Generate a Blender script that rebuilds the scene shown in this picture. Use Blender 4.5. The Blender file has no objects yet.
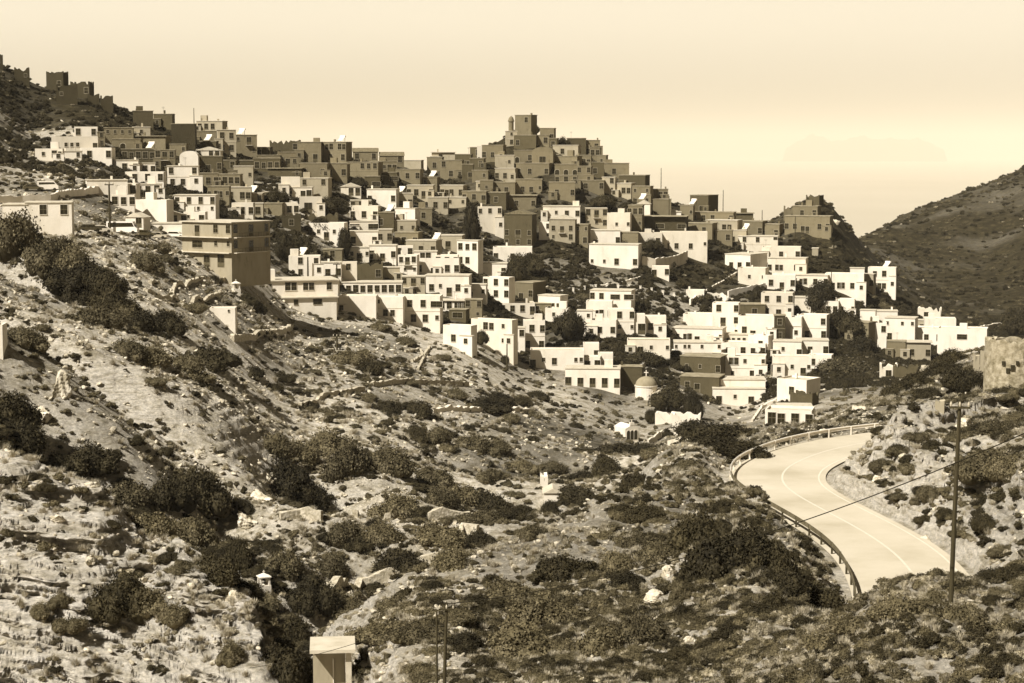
import bpy, math, random
import numpy as np
from mathutils import Vector, Matrix
random.seed(7); rng = np.random.default_rng(7)
sc = bpy.context.scene
col = sc.collection
# ------------------------------------------------------------------ camera, world, sun, exposure
F = 1911.0; W0, H0 = 1024, 683
CZ = 300.0                                   # camera height above the sea
PITCH = math.atan((341.5-152)/F)
cd = bpy.data.cameras.new('camera'); cam = bpy.data.objects.new('camera', cd); col.objects.link(cam)
cd.sensor_width = 36; cd.lens = 36*F/W0; cd.clip_start = 1; cd.clip_end = 200000
cam.location = (0, 0, CZ); cam.rotation_euler = (math.pi/2-PITCH, 0, 0); sc.camera = cam
SUN_EL = math.radians(47); SUN_AZ = math.radians(-134)   # azimuth from +Y (view direction), clockwise: sun behind the left shoulder
sdir = Vector((math.sin(SUN_AZ)*math.cos(SUN_EL), math.cos(SUN_AZ)*math.cos(SUN_EL), math.sin(SUN_EL)))
world = bpy.data.worlds.new('World'); sc.world = world; world.use_nodes = True
wn = world.node_tree.nodes; wl = world.node_tree.links; wn.clear()
sky = wn.new('ShaderNodeTexSky'); sky.sky_type = 'NISHITA'; sky.sun_disc = False
sky.sun_elevation = SUN_EL; sky.sun_rotation = SUN_AZ; sky.air_density = 1.0; sky.dust_density = 4.0; sky.ozone_density = 1.0; sky.altitude = 300
bw = wn.new('ShaderNodeRGBToBW'); wl.new(sky.outputs[0], bw.inputs[0])
tint = wn.new('ShaderNodeVectorMath'); tint.operation = 'SCALE'; tint.inputs[0].default_value = (1.0, .90, .71)
wtc = wn.new('ShaderNodeTexCoord'); sep = wn.new('ShaderNodeSeparateXYZ'); wl.new(wtc.outputs['Generated'], sep.inputs[0])
mz = wn.new('ShaderNodeMapRange'); mz.interpolation_type = 'SMOOTHSTEP'; mz.inputs[1].default_value = .06; mz.inputs[2].default_value = .19; mz.inputs[3].default_value = 2.02; mz.inputs[4].default_value = .15
wl.new(sep.outputs[2], mz.inputs[0])
mx = wn.new('ShaderNodeMapRange'); mx.inputs[1].default_value = -.28; mx.inputs[2].default_value = .28; mx.inputs[3].default_value = 1.08; mx.inputs[4].default_value = .86
wl.new(sep.outputs[0], mx.inputs[0])
mu = wn.new('ShaderNodeMath'); mu.operation = 'MULTIPLY'; wl.new(mz.outputs[0], mu.inputs[0]); wl.new(mx.outputs[0], mu.inputs[1])
mu2 = wn.new('ShaderNodeMath'); mu2.operation = 'MULTIPLY'; wl.new(mu.outputs[0], mu2.inputs[0]); wl.new(bw.outputs[0], mu2.inputs[1])
wl.new(mu2.outputs[0], tint.inputs['Scale'])
bg = wn.new('ShaderNodeBackground'); bg.inputs[1].default_value = 0.10; wl.new(tint.outputs[0], bg.inputs[0])
wo = wn.new('ShaderNodeOutputWorld'); wl.new(bg.outputs[0], wo.inputs[0])
sl = bpy.data.lights.new('sun', 'SUN'); sl.energy = 5.0; sl.angle = math.radians(.5); sl.color = (1, .975, .93)
so = bpy.data.objects.new('sun', sl); col.objects.link(so); so.rotation_euler = sdir.to_track_quat('Z', 'Y').to_euler(); so.location = (-300, -200, 600)
sc.view_settings.view_transform = 'Standard'; sc.view_settings.look = 'None'; sc.view_settings.gamma = 1
sc.view_settings.exposure = 0.74
sc.cycles.volume_bounces = 1; sc.cycles.max_bounces = 4; sc.cycles.diffuse_bounces = 2
# ------------------------------------------------------------------ small helpers
cp, sp = math.cos(PITCH), math.sin(PITCH)
def ray(px, py):
    """azimuth and tangent of elevation of an image point"""
    x = (px-512)/F; y = -(py-341.5)/F
    vx, vy, vz = x, cp+y*sp, -sp+y*cp
    h = np.hypot(vx, vy)
    return np.arctan2(vx, vy), vz/h
def world_pt(px, py, d):
    a, e = ray(px, py); return Vector((d*math.sin(a), d*math.cos(a), CZ+d*e))
def link(o, parent=None, label=None, cat=None, group=None, kind=None):
    col.objects.link(o)
    if parent is not None: o.parent = parent
    if label: o['label'] = label; kind = kind or 'thing'
    if cat: o['category'] = cat
    if group: o['group'] = group
    if kind: o['kind'] = kind
    return o
def empty(name, loc, rz=0, **k):
    o = bpy.data.objects.new(name, None); o.location = loc; o.rotation_euler = (0, 0, rz); o.empty_display_size = .3
    return link(o, **k)
class MB:
    """collects faces of one mesh"""
    def __init__(s): s.v = []; s.f = []; s.m = []
    def add(s, vs, fs, mi=0):
        b = len(s.v); s.v += [tuple(v) for v in vs]; s.f += [tuple(b+i for i in f) for f in fs]; s.m += [mi]*len(fs); return s
    def box(s, x0, y0, z0, x1, y1, z1, mi=0, M=None):
        vs = [Vector(p) for p in ((x0,y0,z0),(x1,y0,z0),(x1,y1,z0),(x0,y1,z0),(x0,y0,z1),(x1,y0,z1),(x1,y1,z1),(x0,y1,z1))]
        if M is not None: vs = [M @ v for v in vs]
        return s.add(vs, [(0,3,2,1),(4,5,6,7),(0,1,5,4),(1,2,6,5),(2,3,7,6),(3,0,4,7)], mi)
    def tube(s, pts, r, n=6, mi=0, cap=True):
        pts = [Vector(p) for p in pts]; rs = r if isinstance(r, (list, tuple)) else [r]*len(pts)
        vs = []
        for i, p in enumerate(pts):
            t = (pts[min(i+1, len(pts)-1)]-pts[max(i-1, 0)]).normalized()
            u = t.orthogonal().normalized() if abs(t.z) > .9 else t.cross(Vector((0,0,1))).normalized()
            w = t.cross(u)
            for k in range(n):
                q = 2*math.pi*k/n; vs.append(p+(u*math.cos(q)+w*math.sin(q))*rs[i])
        fs = [(i*n+k, i*n+(k+1)%n, (i+1)*n+(k+1)%n, (i+1)*n+k) for i in range(len(pts)-1) for k in range(n)]
        if cap: fs += [tuple(range(n))[::-1], tuple((len(pts)-1)*n+k for k in range(n))]
        return s.add(vs, fs, mi)
    def lathe(s, prof, n=20, mi=0, c=(0,0,0), a0=0, a1=2*math.pi):
        full = abs(a1-a0-2*math.pi) < 1e-6; m = n if full else n+1; vs = []
        for (r, z) in prof:
            for k in range(m):
                q = a0+(a1-a0)*k/n; vs.append((c[0]+r*math.cos(q), c[1]+r*math.sin(q), c[2]+z))
        fs = [(i*m+k, i*m+(k+1)%m, (i+1)*m+(k+1)%m, (i+1)*m+k) for i in range(len(prof)-1) for k in range(n)]
        return s.add(vs, fs, mi)
    def mesh(s, name, mats, smooth=False):
        me = bpy.data.meshes.new(name); me.from_pydata(s.v, [], s.f)
        for m in (mats if isinstance(mats, (list, tuple)) else [mats]): me.materials.append(m)
        me.polygons.foreach_set('material_index', s.m)
        if smooth: me.polygons.foreach_set('use_smooth', [True]*len(s.f))
        me.update(); return me
    def build(s, name, mats, parent=None, smooth=False, **k):
        return link(bpy.data.objects.new(name, s.mesh(name, mats, smooth)), parent, **k)
def np_mesh(name, V, Fq, mat, smooth=False, mi=None):
    me = bpy.data.meshes.new(name); n = Fq.shape[1]
    me.vertices.add(len(V)); me.vertices.foreach_set('co', V.astype(np.float32).ravel())
    me.loops.add(Fq.size); me.loops.foreach_set('vertex_index', Fq.astype(np.int32).ravel())
    me.polygons.add(len(Fq)); me.polygons.foreach_set('loop_start', np.arange(0, Fq.size, n, dtype=np.int32))
    if smooth: me.polygons.foreach_set('use_smooth', np.ones(len(Fq), bool))
    for m in (mat if isinstance(mat, (list, tuple)) else [mat]): me.materials.append(m)
    if mi is not None: me.polygons.foreach_set('material_index', mi.astype(np.int32))
    me.update(calc_edges=True); return me
# ------------------------------------------------------------------ materials (the photograph is toned brown, so every colour is a brown of its own brightness)
def tone(L):
    """brown-toned linear colour of brightness L"""
    t = min(1, max(0, L/.8))**.5
    r = 1.0; g = .74+.17*t; b = .22+.55*t
    k = L*1.08; return (k*r, k*g, k*b, 1)
def mat(name, cols, scale=1.0, detail=6, rough=.9, bump=0, bscale=None, coords='Object', stretch=(1,1,1), pos=None, spec=.2, island=0, extra=None):
    m = bpy.data.materials.new(name); m.use_nodes = True; n = m.node_tree.nodes; l = m.node_tree.links
    b = n['Principled BSDF']; b.inputs['Roughness'].default_value = rough; b.inputs['Specular IOR Level'].default_value = spec
    tc = n.new('ShaderNodeTexCoord'); mp = n.new('ShaderNodeMapping'); mp.inputs['Scale'].default_value = stretch
    l.new(tc.outputs[coords], mp.inputs[0])
    nz = n.new('ShaderNodeTexNoise'); nz.inputs['Scale'].default_value = scale; nz.inputs['Detail'].default_value = detail; nz.inputs['Roughness'].default_value = .62
    l.new(mp.outputs[0], nz.inputs[0])
    cr = n.new('ShaderNodeValToRGB'); el = cr.color_ramp.elements
    pos = pos or [.3+.4*i/(max(1, len(cols)-1)) for i in range(len(cols))]
    while len(el) < len(cols): el.new(.5)
    for i, c in enumerate(cols): el[i].position = pos[i]; el[i].color = tone(c)
    l.new(nz.outputs[0], cr.inputs[0]); out = cr.outputs[0]
    if island:
        g = n.new('ShaderNodeNewGeometry'); oi = n.new('ShaderNodeObjectInfo')
        ad = n.new('ShaderNodeMath'); ad.operation = 'ADD'; l.new(g.outputs['Random Per Island'], ad.inputs[0]); l.new(oi.outputs['Random'], ad.inputs[1])
        mr = n.new('ShaderNodeMapRange'); mr.inputs[1].default_value = 0; mr.inputs[2].default_value = 2; mr.inputs[3].default_value = 1-island; mr.inputs[4].default_value = 1+island
        l.new(ad.outputs[0], mr.inputs[0]); vm = n.new('ShaderNodeVectorMath'); vm.operation = 'SCALE'; l.new(out, vm.inputs[0]); l.new(mr.outputs[0], vm.inputs['Scale']); out = vm.outputs[0]
    l.new(out, b.inputs['Base Color'])
    if bump:
        n2 = n.new('ShaderNodeTexNoise'); n2.inputs['Scale'].default_value = bscale or scale*4; n2.inputs['Detail'].default_value = 8; l.new(mp.outputs[0], n2.inputs[0])
        bp = n.new('ShaderNodeBump'); bp.inputs['Strength'].default_value = 1; bp.inputs['Distance'].default_value = bump
        l.new(n2.outputs[0], bp.inputs['Height']); l.new(bp.outputs[0], b.inputs['Normal'])
    return m
# ------------------------------------------------------------------ noise
def _h(ix, iy, seed):
    h = (ix.astype(np.int64)*374761393+iy.astype(np.int64)*668265263+seed*1442695041) & 0xffffffff
    h = ((h ^ (h >> 13))*1274126177) & 0xffffffff
    return ((h ^ (h >> 16)) & 0xffff)/65535.0
def vnoise(x, y, seed=0):
    ix = np.floor(x); iy = np.floor(y); fx = x-ix; fy = y-iy
    u = fx*fx*fx*(fx*(fx*6-15)+10); v = fy*fy*fy*(fy*(fy*6-15)+10)
    a = _h(ix, iy, seed); b = _h(ix+1, iy, seed); c = _h(ix, iy+1, seed); d = _h(ix+1, iy+1, seed)
    return (a+(b-a)*u+(c-a)*v+(a-b-c+d)*u*v)*2-1
def fbm(x, y, sc_, oct_=5, seed=0, rough=.5):
    s = 0; a = 1; t = 0; x = x/sc_; y = y/sc_
    for o in range(oct_):
        s = s+a*vnoise(x+o*17.3, y-o*9.1, seed+o); t += a; a *= rough
        x, y = (x*.8-y*.6)*2.03, (x*.6+y*.8)*2.03
    return s/t
def sstep(a, b, x):
    t = np.clip((x-a)/(b-a), 0, 1); return t*t*(3-2*t)
# ------------------------------------------------------------------ terrain: heights surveyed at places seen in the view (image x, image y, metres away)
TP = """-160 60 640;0 68 640;50 92 640;100 106 640;135 121 640;190 136 640;250 148 640;330 156 640;400 166 640;460 158 650;500 142 650;520 129 655;545 138 655;600 162 650;630 180 648;660 198 645;
720 216 640;770 230 640;790 217 640;806 208 640;824 207 642;838 219 645;851 234 655;-160 120 560;30 130 560;
-160 205 330;-160 255 250;-160 320 190;-160 420 112;-160 600 102;-160 800 95;0 232 360;50 232 365;110 230 395;180 237 430;250 274 430;290 318 425;337 320 440;60 195 420;130 200 450;200 215 480;300 242 500;60 160 500;130 165 530;250 180 560;350 200 560;350 262 505;
450 270 520;450 230 570;450 190 610;520 230 580;520 180 620;520 152 640;600 200 610;600 240 580;600 285 545;600 335 505;520 302 525;520 345 490;440 325 475;700 240 600;700 280 570;700 330 530;700 382 485;760 270 590;
760 330 530;820 300 570;820 350 520;870 292 600;900 342 555;950 335 580;815 240 620;780 400 460;
0 405 180;0 330 240;0 270 290;100 405 210;100 320 270;100 255 335;200 450 210;200 380 260;200 300 345;150 255 370;250 505 195;250 440 240;250 360 320;270 335 370;300 480 250;300 565 180;
350 530 210;350 450 270;350 400 330;350 345 400;420 550 200;450 480 280;450 420 350;450 370 410;450 345 440;550 440 370;550 400 430;600 387 455;500 352 465;560 503 240;560 485 290;620 452 380;640 441 415;700 432 400;650 402 450;740 407 470;
0 458 110;50 482 108;100 508 105;180 548 101;250 592 96;0 560 103;0 683 98;100 683 95;200 683 91;150 600 99;100 600 100;262 640 92;255 720 88;0 800 93;120 800 90;240 800 84;0 1000 80;200 1000 74;500 800 55;800 800 48;1100 800 45;
0 530 136;50 560 134;100 592 132;180 640 128;250 690 120;50 462 178;130 506 176;200 540 178;270 600 165;300 655 120;300 700 98;
330 617 122;335 692 92;400 585 120;450 566 122;520 533 130;600 500 142;650 474 155;690 452 166;330 672 150;440 640 150;520 600 160;600 560 172;660 520 185;500 620 96;400 660 84;650 600 95;650 555 110;600 680 72;500 690 75;720 540 108;740 600 88;700 500 130;
700 640 82;780 640 74;850 640 66;1000 620 64;1000 683 54;850 690 56;870 592 71;945 578 71;1024 560 73;1160 560 73;870 620 84;945 612 86;1024 600 88;
895 500 134;882 455 150;900 441 156;925 425 165;868 478 144;860 492 141;940 450 150;930 530 122;980 545 108;1040 530 105;950 480 135;1024 470 130;920 440 165;960 405 193;1005 389 200;1100 380 200;880 428 186;870 403 215;910 385 225;960 358 240;1024 346 250;1160 330 250;870 425 300;960 395 330;1060 380 340;
760 445 225;820 430 230;740 435 280;790 428 383;830 405 430;850 380 480;900 372 495;950 357 535;1000 336 600;1100 330 600;
940 302 670;1000 300 690;900 268 780;1000 255 820;860 237 900;940 203 1000;1024 166 1100;1160 115 1250;1100 250 750"""
tp = np.array([[float(q) for q in s.split()] for s in TP.replace('\n', '').split(';')])
hid = []
for px in range(-160, 1180, 60):
    if px < 800: hid += [(px, 262, 760), (px, 420, 1100)]
    elif px < 850: hid += [(px, 290, 800)]
    hid += [(px, 400 if px < 850 else 330, 1700), (px, 560, 2600)]
for px, py, d_ in tp.tolist():           # the slopes carry on past both sides of the view
    if px >= 1000 and d_ > 50: hid.append((px+330, py, d_))
    if px <= 0 and d_ > 50: hid.append((px-330, py, d_))
hid += [(px, 262, 760) for px in (-500, -350)]+[(px, 420, 1100) for px in (-500, -350)]+[(px, 480, 1700) for px in (-500, -350, 1300, 1500)]+[(px, 600, 2600) for px in (-500, -350, 1300, 1500)]+[(px, 1150, 36) for px in (-400, 100, 500, 900, 1400)]
tp = np.vstack([tp, np.array(hid)])
ta, te = ray(tp[:, 0], tp[:, 1]); ts = np.log(tp[:, 2])
KA = 5.5
P = np.stack([ta*KA, ts], 1)
def tps(r2): return np.where(r2 > 1e-12, .5*r2*np.log(r2+1e-12), 0)
D2 = ((P[:, None]-P[None])**2).sum(2); n = len(P)
A = np.zeros((n+3, n+3)); A[:n, :n] = tps(D2)+np.eye(n)*2e-4; A[:n, n] = 1; A[:n, n+1:] = P; A[n:, :n] = A[:n, n:].T
cf = np.linalg.solve(A, np.concatenate([te, [0, 0, 0]]))
GA0, GA1, GS0, GS1 = -.50, .50, math.log(30), math.log(2600)
NGA, NGS = 440, 580
ga = np.linspace(GA0, GA1, NGA); gs = np.linspace(GS0, GS1, NGS)
G = np.zeros((NGA, NGS))
for i, a in enumerate(ga):
    r2 = (a*KA-P[:, 0])[None]**2+(gs[:, None]-P[:, 1][None])**2
    G[i] = tps(r2)@cf[:n]+cf[n]+cf[n+1]*a*KA+cf[n+2]*gs
def bil(T, a, s):
    u = np.clip((np.asarray(a)-GA0)/(GA1-GA0)*(NGA-1), 0, NGA-1.001); v = np.clip((np.asarray(s)-GS0)/(GS1-GS0)*(NGS-1), 0, NGS-1.001)
    i = u.astype(int); j = v.astype(int); u = u-i; v = v-j
    return T[i, j]*(1-u)*(1-v)+T[i+1, j]*u*(1-v)+T[i, j+1]*(1-u)*v+T[i+1, j+1]*u*v
# --- the road: outer edge seen in the view, on a level bench 26 m below the camera
ROADZ = CZ-26.0
OUT = [(1010,424),(960,426),(915,429),(880,432),(830,438),(790,446),(760,456),(739,467),(733,480),(745,494),(775,512),(810,532),(838,553),(853,574),(862,598),(862,630),(850,670)]
def on_plane(px, py, z):
    a, e = ray(px, py); d = (z-CZ)/e; return Vector((d*math.sin(a), d*math.cos(a), z))
def smooth_line(pts, step=1.0, it=3):
    pts = [Vector(p) for p in pts]
    for _ in range(it):
        q = [pts[0]]
        for a_, b_ in zip(pts, pts[1:]): q += [a_.lerp(b_, .25), a_.lerp(b_, .75)]
        pts = q+[pts[-1]]
    out = [pts[0]]; acc = 0
    for a_, b_ in zip(pts, pts[1:]):
        L = (b_-a_).length; t = step-acc
        while t <= L: out.append(a_.lerp(b_, t/L)); t += step
        acc = (acc+L) % step if L < step-acc+1e9 else 0
        acc = L-(t-step)
    return out
def offset(line, w):
    o = []
    for i, p in enumerate(line):
        t = (line[min(i+3, len(line)-1)]-line[max(i-3, 0)]); t.z = 0; t.normalize()
        o.append(p+Vector((-t.y, t.x, 0))*w)          # to the left of travel = the bank side
    return o
outer = smooth_line([on_plane(x, y, ROADZ) for x, y in OUT], 1.0)
rw = 7.2
inner = offset(outer, rw); mid = offset(outer, rw/2)
RC = np.array([(p.x, p.y) for p in mid])
def road_dist(X, Y, side=False):
    R = np.full(X.shape, 1e3); S = np.zeros(X.shape)
    m = (X > RC[:, 0].min()-14) & (X < RC[:, 0].max()+14) & (Y > RC[:, 1].min()-14) & (Y < RC[:, 1].max()+14)
    x = X[m]; y = Y[m]; r = np.full(x.shape, 1e6); sg = np.zeros(x.shape)
    for a_, b_ in zip(RC[:-1], RC[1:]):
        dx, dy = b_-a_; t = np.clip(((x-a_[0])*dx+(y-a_[1])*dy)/(dx*dx+dy*dy+1e-9), 0, 1)
        q = (x-a_[0]-t*dx)**2+(y-a_[1]-t*dy)**2; k = q < r
        r = np.where(k, q, r); sg = np.where(k, np.sign(dx*(y-a_[1])-dy*(x-a_[0])), sg)
    R[m] = np.sqrt(r); S[m] = sg
    return (R, S) if side else R
def ground(X, Y):
    """height of the finished ground at world x, y"""
    X = np.asarray(X, float); Y = np.asarray(Y, float)
    d = np.hypot(X, Y); a = np.arctan2(X, Y); s = np.log(d)
    z = CZ+d*bil(G, a, s)
    # how rocky / rough the place is
    near = 1-sstep(260, 420, d)
    vill = sstep(400, 470, d)*(1-sstep(690, 760, d))*(1-sstep(.185, .21, a))
    wx = X+3*fbm(X, Y, 9, 3, 5); wy = Y+3*fbm(X, Y, 9, 3, 6)
    big = fbm(X, Y, 26, 5, 1)*1.5
    small = fbm(wx, wy, 6, 5, 2)*.75
    gul = -np.abs(fbm(X, Y, 60, 4, 9))*4*sstep(600, 800, d)
    fold = sstep(120, 165, d)*(1-sstep(300, 375, d))*(1-sstep(.06, .12, a))
    pu = (X*.45+Y*.89)/30; pv = (X*.89-Y*.45)/75
    fn = vnoise(pu+.6*vnoise(pv*2, pu, 8), pv, 211)*.7+.3*vnoise(pu*2.3, pv*2.3, 212)
    z = z-fold*(8.5*(1-np.abs(fn)*2.2).clip(0, 1)**1.5-2.4)
    z = z+(big*(.25+.75*near)*(1-.7*vill))+small*near*(1-vill)+gul+fbm(X, Y, 22, 5, 12)*2.2*sstep(600, 800, d)
    r, sg = road_dist(X, Y, True)
    bank = sstep(112, 135, d)*(sg > 0)*np.clip((r-rw/2-.3)*(.95+.5*fbm(X, Y, 4, 4, 93)), 0, 4.4+2.2*fbm(X, Y, 5, 4, 90))*(1-sstep(9.5, 14, r))
    z = np.where((bank > 0), np.maximum(z, ROADZ-.12+bank+.9*fbm(X, Y, 3.5, 5, 91)*(bank > .3)), z)
    z = np.where((sg > 0) & (r < 30), np.minimum(z, ROADZ-.12+np.maximum(r-rw/2-.3, 0)*(.85+.5*fbm(X, Y, 4, 4, 93))+.3), z)
    # bedding: the rock breaks in ledges
    cliff = sstep(-.06, -.10, a)*(1-sstep(114, 124, d))+np.maximum(sstep(-.05, .35, fbm(X, Y, 17, 3, 77))*near*.7, (bank > .3)*1.)
    cliff = np.clip(cliff, 0, 1)
    ph = z/.95+1.2*fbm(X, Y, 14, 4, 20)+.25*X/9
    fr = ph-np.floor(ph)
    z = z+cliff*(np.clip((fr-.5)*3.2, -.5, .5)-(fr-.5))*.85*(.6+.4*vnoise(X/7, Y/7, 31))
    ph = z/.31+1.5*fbm(X, Y, 6, 4, 24)+.25*X/3
    fr = ph-np.floor(ph)
    z = z+cliff*(np.clip((fr-.5)*3.2, -.5, .5)-(fr-.5))*.28
    k = sstep(rw/2+np.where(sg > 0, .3, .9), rw/2+np.where(sg > 0, .9, 3.4), r)
    z = (ROADZ-.12)*(1-k)+z*k
    return z
# ------------------------------------------------------------------ the ground mesh (fine near, coarse far)
NA, NS = 1150, 1500
aa = np.concatenate([np.linspace(-.5, -.33, 90)[:-1], np.linspace(-.33, .33, NA-178), np.linspace(.33, .5, 90)[1:]]); _q = np.linspace(math.log(32), math.log(2550), 6000); _e = np.exp(_q)
_w = np.where(_e < 84, np.where(_e < 55, .2, .6), np.where(_e < 113, 3.6, np.where(_e < 300, 1.25, np.where(_e < 760, 1., .35)))); _c = np.concatenate([[0], np.cumsum((_w[1:]+_w[:-1])/2)]); NS = 2000
ss = np.interp(np.linspace(0, _c[-1], NS), _c, _q)
AA, SS = np.meshgrid(aa, ss, indexing='ij'); DD = np.exp(SS); TX = DD*np.sin(AA); TY = DD*np.cos(AA)
TZ = ground(TX, TY)
V = np.stack([TX.ravel(), TY.ravel(), TZ.ravel()], 1)
ii = np.arange(NA-1)[:, None]*NS+np.arange(NS-1)[None]
Fq = np.stack([ii, ii+NS, ii+NS+1, ii+1], -1).reshape(-1, 4)[:, ::-1]
TE = (TZ-CZ)/DD
RM = np.maximum.accumulate(TE, axis=1)      # skyline so far along each bearing
def hit(px, py, dmin=60., dmax=1400.):
    """where the sight line of an image point meets the ground"""
    a, e = ray(px, py); i0 = int(np.clip(np.searchsorted(aa, a)-1, 0, NA-2)); f = (a-aa[i0])/(aa[i0+1]-aa[i0])
    prof = TE[i0]*(1-f)+TE[i0+1]*f
    j0 = np.searchsorted(ss, math.log(dmin)); j1 = np.searchsorted(ss, math.log(dmax))
    k = np.nonzero(prof[j0:j1] >= e)[0]
    if len(k) == 0: j = j0+int(np.argmax(prof[j0:j1])); d = math.exp(ss[j])
    else:
        j = j0+int(k[0]); d = math.exp(ss[j])
        if k[0] > 0:
            t = (e-prof[j-1])/(prof[j]-prof[j-1]+1e-12); d = math.exp(ss[j-1]+(ss[j]-ss[j-1])*t)
    x, y = d*math.sin(a), d*math.cos(a); return Vector((x, y, float(ground(np.array([x]), np.array([y]))[0]))), d
gm = bpy.data.materials.new('hillside_ground'); gm.use_nodes = True; n_ = gm.node_tree.nodes; l_ = gm.node_tree.links
b_ = n_['Principled BSDF']; b_.inputs['Roughness'].default_value = .95; b_.inputs['Specular IOR Level'].default_value = .1
tc = n_.new('ShaderNodeTexCoord')
def N(scale, detail=8, stretch=None, rough=.6):
    z = n_.new('ShaderNodeTexNoise'); z.inputs['Scale'].default_value = scale; z.inputs['Detail'].default_value = detail; z.inputs['Roughness'].default_value = rough
    if stretch:
        mp = n_.new('ShaderNodeMapping'); mp.inputs['Scale'].default_value = stretch; mp.inputs['Rotation'].default_value = (.12, .1, 0); l_.new(tc.outputs['Object'], mp.inputs[0]); l_.new(mp.outputs[0], z.inputs[0])
    else: l_.new(tc.outputs['Object'], z.inputs[0])
    return z.outputs[0]
def ramp(fac, cols, pos):
    cr = n_.new('ShaderNodeValToRGB'); el = cr.color_ramp.elements
    while len(el) < len(cols): el.new(.5)
    for i, c in enumerate(cols): el[i].position = pos[i]; el[i].color = tone(c)
    l_.new(fac, cr.inputs[0]); return cr.outputs[0]
def mixc(f, a, b):
    m = n_.new('ShaderNodeMix'); m.data_type = 'RGBA'; l_.new(f, m.inputs[0]); l_.new(a, m.inputs[6]); l_.new(b, m.inputs[7]); return m.outputs[2]
soil = ramp(N(.45, 10, None, .72), [.16, .40, .58, .72], [.34, .43, .54, .68])
rock = ramp(N(.55, 10, (1, 1, 5), .72), [.20, .52, .68, .78], [.33, .43, .53, .66])
at = n_.new('ShaderNodeAttribute'); at.attribute_name = 'rock'; at.attribute_type = 'GEOMETRY'
at2 = n_.new('ShaderNodeAttribute'); at2.attribute_name = 'scrub'; at2.attribute_type = 'GEOMETRY'
c1 = mixc(at.outputs['Fac'], soil, rock)
scrub_shade = ramp(N(.30, 12, None, .78), [.014, .026, .045, .085, .17], [.34, .46, .55, .64, .76])  # very dark scrub colours, hillside cloud shade painted in
c2 = mixc(at2.outputs['Fac'], c1, scrub_shade)
sp_ = n_.new('ShaderNodeMapRange'); sp_.inputs[1].default_value = .34; sp_.inputs[2].default_value = .64; sp_.inputs[3].default_value = .5; sp_.inputs[4].default_value = 1.22; l_.new(N(2.6, 10, (1, 1, 1.8), .8), sp_.inputs[0])
vs_ = n_.new('ShaderNodeVectorMath'); vs_.operation = 'SCALE'; l_.new(c2, vs_.inputs[0]); l_.new(sp_.outputs[0], vs_.inputs['Scale']); l_.new(vs_.outputs[0], b_.inputs['Base Color'])
bp = n_.new('ShaderNodeBump'); bp.inputs['Distance'].default_value = .7; bp.inputs['Strength'].default_value = .9
l_.new(N(1.5, 14, (.8, .8, 3.4), .8), bp.inputs['Height']); l_.new(bp.outputs[0], b_.inputs['Normal'])
# rock faces: bedded, overhanging relief pushed out of the surface
_gy = np.gradient(TZ, axis=1)/np.gradient(DD, axis=1); _gx = np.gradient(TZ, aa, axis=0)/DD; _sl = np.hypot(_gx, _gy)
_cl = np.maximum(sstep(-.055, -.09, AA)*(1-sstep(108, 116, DD)), sstep(.8, 1.5, _sl)*.7*(1-sstep(230, 330, DD)))*sstep(rw/2+1.5, rw/2+3, road_dist(TX, TY))
_t = TX*.22+TZ*.0
st1 = fbm(TX*.35+TY*.1, (TZ+_t*.6)*2.6, 1.0, 5, 301, .6)
st2 = fbm(TX*.16, (TZ+_t*.6)*.9+TY*.05, 1.0, 4, 302)
st3 = -np.abs(fbm(TX*.5+TZ*.3, TY*.3, 1.0, 4, 303))
_dsp = _cl*(1-np.where(AA > .15, .35, .75)*sstep(114, 122, DD))*(st1*.85+st2*2.0+st3*1.2)
V[:, 1] -= _dsp.ravel(); V[:, 0] += .35*_dsp.ravel()
me = np_mesh('hillside', V, Fq, gm, smooth=True)
d_ = DD.ravel(); x_, y_ = V[:, 0], V[:, 1]; a_ = AA.ravel()
# rock: where the ground is steep; scrub cover: dark mats of low shrubs, thickened on ridge and far hills to paint in cloud shade
gy = np.gradient(TZ, axis=1)/np.gradient(DD, axis=1); gx = np.gradient(TZ, aa, axis=0)/DD; slope = np.hypot(gx, gy).ravel()
rockv = np.clip(sstep(.75, 1.5, slope)*.8*(1-sstep(260, 420, d_))+sstep(-.06, -.10, a_)*(1-sstep(112, 122, d_)), 0, 1)
far = sstep(500, 560, d_)
pat = fbm(x_, y_, 30, 5, 40)
left = sstep(.02, -.04, a_)*(1-sstep(400, 450, d_))
cover = np.clip(.30-.25*left+.7*far+pat*1.1*(1-far*.8), 0, 1)*(1-rockv*.9)
cover = np.where((d_ > 470) & (d_ < 560) & (a_ < .19), np.clip(.75+pat, 0, 1), cover)
r_ = road_dist(x_, y_)
cover *= sstep(4.5, 7, r_)
for nm, val in (('rock', rockv), ('scrub', cover)):  # 'scrub' holds shrub cover plus the painted-in cloud shade
    at_ = me.attributes.new(nm, 'FLOAT', 'POINT'); at_.data.foreach_set('value', val.astype(np.float32))
hills = link(bpy.data.objects.new('terrain', me), kind='structure')
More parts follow.
